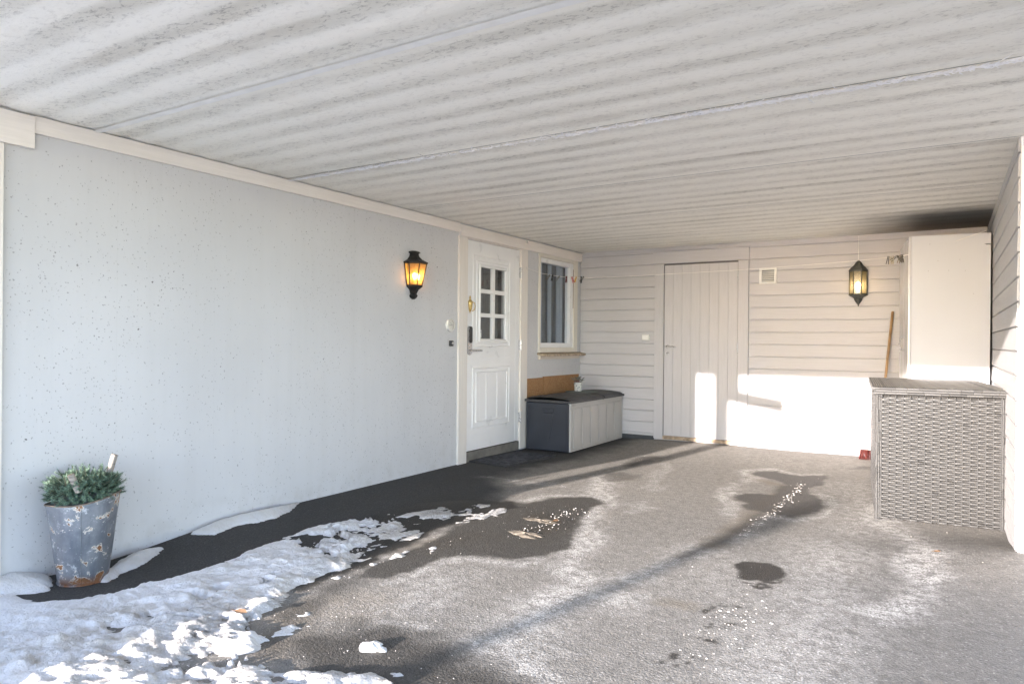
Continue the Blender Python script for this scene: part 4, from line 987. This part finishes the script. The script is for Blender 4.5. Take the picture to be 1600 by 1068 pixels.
q = MB(); rings = [ringp(t) for t in (0, .02, .1, .25, .4, .55, .7, .85, .97, 1)]+[ringp(1, .985), ringp(.8, .97), ringp(.75, .02)]
n = 40; vs = [p for r in rings for p in r]; q.add(vs, [(k*n+i, k*n+(i+1) % n, (k+1)*n+(i+1) % n, (k+1)*n+i) for k in range(len(rings)-1) for i in range(n)])
q.build('bucket_body', ZINC, bk, smooth=True)
q = MB(); top = ringp(1, 1.01); q.tube(top+[top[0]], .0045, 6); q.build('rolled_rim', simple('rusty_rim', (.22,.17,.13), .6, .4, var=.4, sc=30), bk, smooth=True)
q = MB(); bot = ringp(0, 1.02); q.tube([(a, b, c_+.006) for a, b, c_ in bot+[bot[0]]], .004, 6); q.build('base_ring', ZINC, bk, smooth=True)
q = MB()
for an in (-.55,): q.tube([(rz_(t)*1.01*math.cos(an), rz_(t)*1.01*math.sin(an), .425*t) for t in (.02, .5, .95)], .003, 5)
q.build('seam', ZINC, bk)
# spruce garland in the bucket
nd = N('spruce_needles', .6); r = nd.rnd(); nd.color(nd.mix(r, (.03,.085,.06), (.19,.29,.20))); nd.b.inputs['Subsurface Weight'].default_value = 0
TW = simple('twig_brown', (.07,.05,.035), .8)
sp = thing('spruce_greenery', 'bushy artificial spruce greenery filling the zinc bucket', 'plant', (bk_c[0], bk_c[1], bk_c[2]+.42))
q = MB(); tw = MB(); rd = random.Random(21)
def sprig(p, d, L):
    d = d.normalized(); tw.tube([p, p+d*L], [.0022, .001], 4)
    a = d.orthogonal().normalized(); b = d.cross(a)
    nn = int(L/.0011)
    for k in range(nn):
        t = k/nn; an = k*2.4+rd.random(); rad = (a*math.cos(an)+b*math.sin(an))
        nl = rd.uniform(.012, .019)*(1-.25*t); o = p+d*(L*t); e = (rad*.85+d*.65).normalized()*nl; s_ = d.cross(rad)*.0014
        q.add([o-s_, o+s_, o+e+s_*.35, o+e-s_*.35], [(0,1,2,3)])
    e = d*.02; q.add([p+d*L-a*.001, p+d*L+a*.001, p+d*L+e], [(0,1,2)])
for k in range(330):
    a = rd.uniform(0, 6.28); rr0 = .135*math.sqrt(rd.random()); ht = .07+.155*(1-.45*(rr0/.15)**2)*rd.uniform(.05, 1.0)
    p = Vector((rr0*math.cos(a)*1.0, rr0*math.sin(a), ht*.6-.02)); d = Vector((math.cos(a)*rr0*7+rd.gauss(0, .5), math.sin(a)*rr0*7+rd.gauss(0, .5), rd.uniform(.2, 1.1)))
    sprig(p, d, rd.uniform(.045, .075))
for a in np.arange(0, 25.1, .20):
    r0 = rd.uniform(.11, .15); p = Vector((r0*math.cos(a), r0*math.sin(a), rd.uniform(.005, .045))); sprig(p, Vector((math.cos(a), math.sin(a), rd.uniform(-.35, .6))), rd.uniform(.03, .055))
q.build('needles', nd.mat, sp); tw.build('twigs', TW, sp)
BIRCH = N('birch_bark', .6); nb = BIRCH.noise(1., 5, .6, BIRCH.scale((10, 10, 60))); BIRCH.color(BIRCH.mix(BIRCH.ramp(nb, .52, .66), (.30,.265,.23), (.06,.05,.04))); BIRCH = BIRCH.mat
for nm, lb, p0, p1, r in (('birch_log', 'pale birch stick poking up behind the spruce at the right of the bucket', (.0, .125, .10), (.01, .150, .205), .016), ('birch_log', 'short peeling birch stick leaning at the left front in the spruce', (.12, -.085, .06), (.10, -.115, .150), .016)):
    base = Vector((bk_c[0], bk_c[1], bk_c[2]+.42)); t = thing(nm, lb, 'birch stick', base+Vector(p0)); q = MB(); q.tube([(0,0,0), Vector(p1)-Vector(p0)], r, 16); q.build('bark', BIRCH, t, smooth=False)
    q = MB(); d = (Vector(p1)-Vector(p0)); dn = d.normalized(); q.tube([d+dn*.0002, d+dn*.0012], r*.88, 16); q.build('cut_end', simple('cut_birch', (.30,.22,.15), .8, var=.3, sc=60), t)

# fallen leaves
LEAF = simple('brown_leaf', (.15,.085,.045), .7, var=.3, sc=40)
def leaf(px, py, sz, rz, zoff, lb):
    x, y = at(px, py); z = float(gz(x, y))+zoff
    vs = [(-sz, 0, .002), (-sz*.4, sz*.38, sz*.25), (sz*.4, sz*.30, sz*.35), (sz, 0, .004), (sz*.4, -sz*.34, sz*.05), (-sz*.4, -sz*.36, .001), (0, 0, .0)]
    q = MB(); q.add(vs, [(0,5,6),(5,4,6),(4,3,6),(3,2,6),(2,1,6),(1,0,6)]); q.tube([(-sz*1.4, .01*0, .004), (-sz, 0, .002)], .001, 4)
    tag(q.build('dry_leaf', LEAF, loc=(x, y, z), rz=rz), lb, 'leaf')
leaf(1464, 870, .022, .6, .004, 'curled brown leaf on the asphalt in front of the wicker chest'); leaf(376, 969, .035, .2, .035, 'orange brown leaf lying on the trodden snow')
leaf(868, 819, .03, 1.2, .018, 'orange leaf frozen at the edge of the dirty ice crust')

bpy.context.view_layer.update()
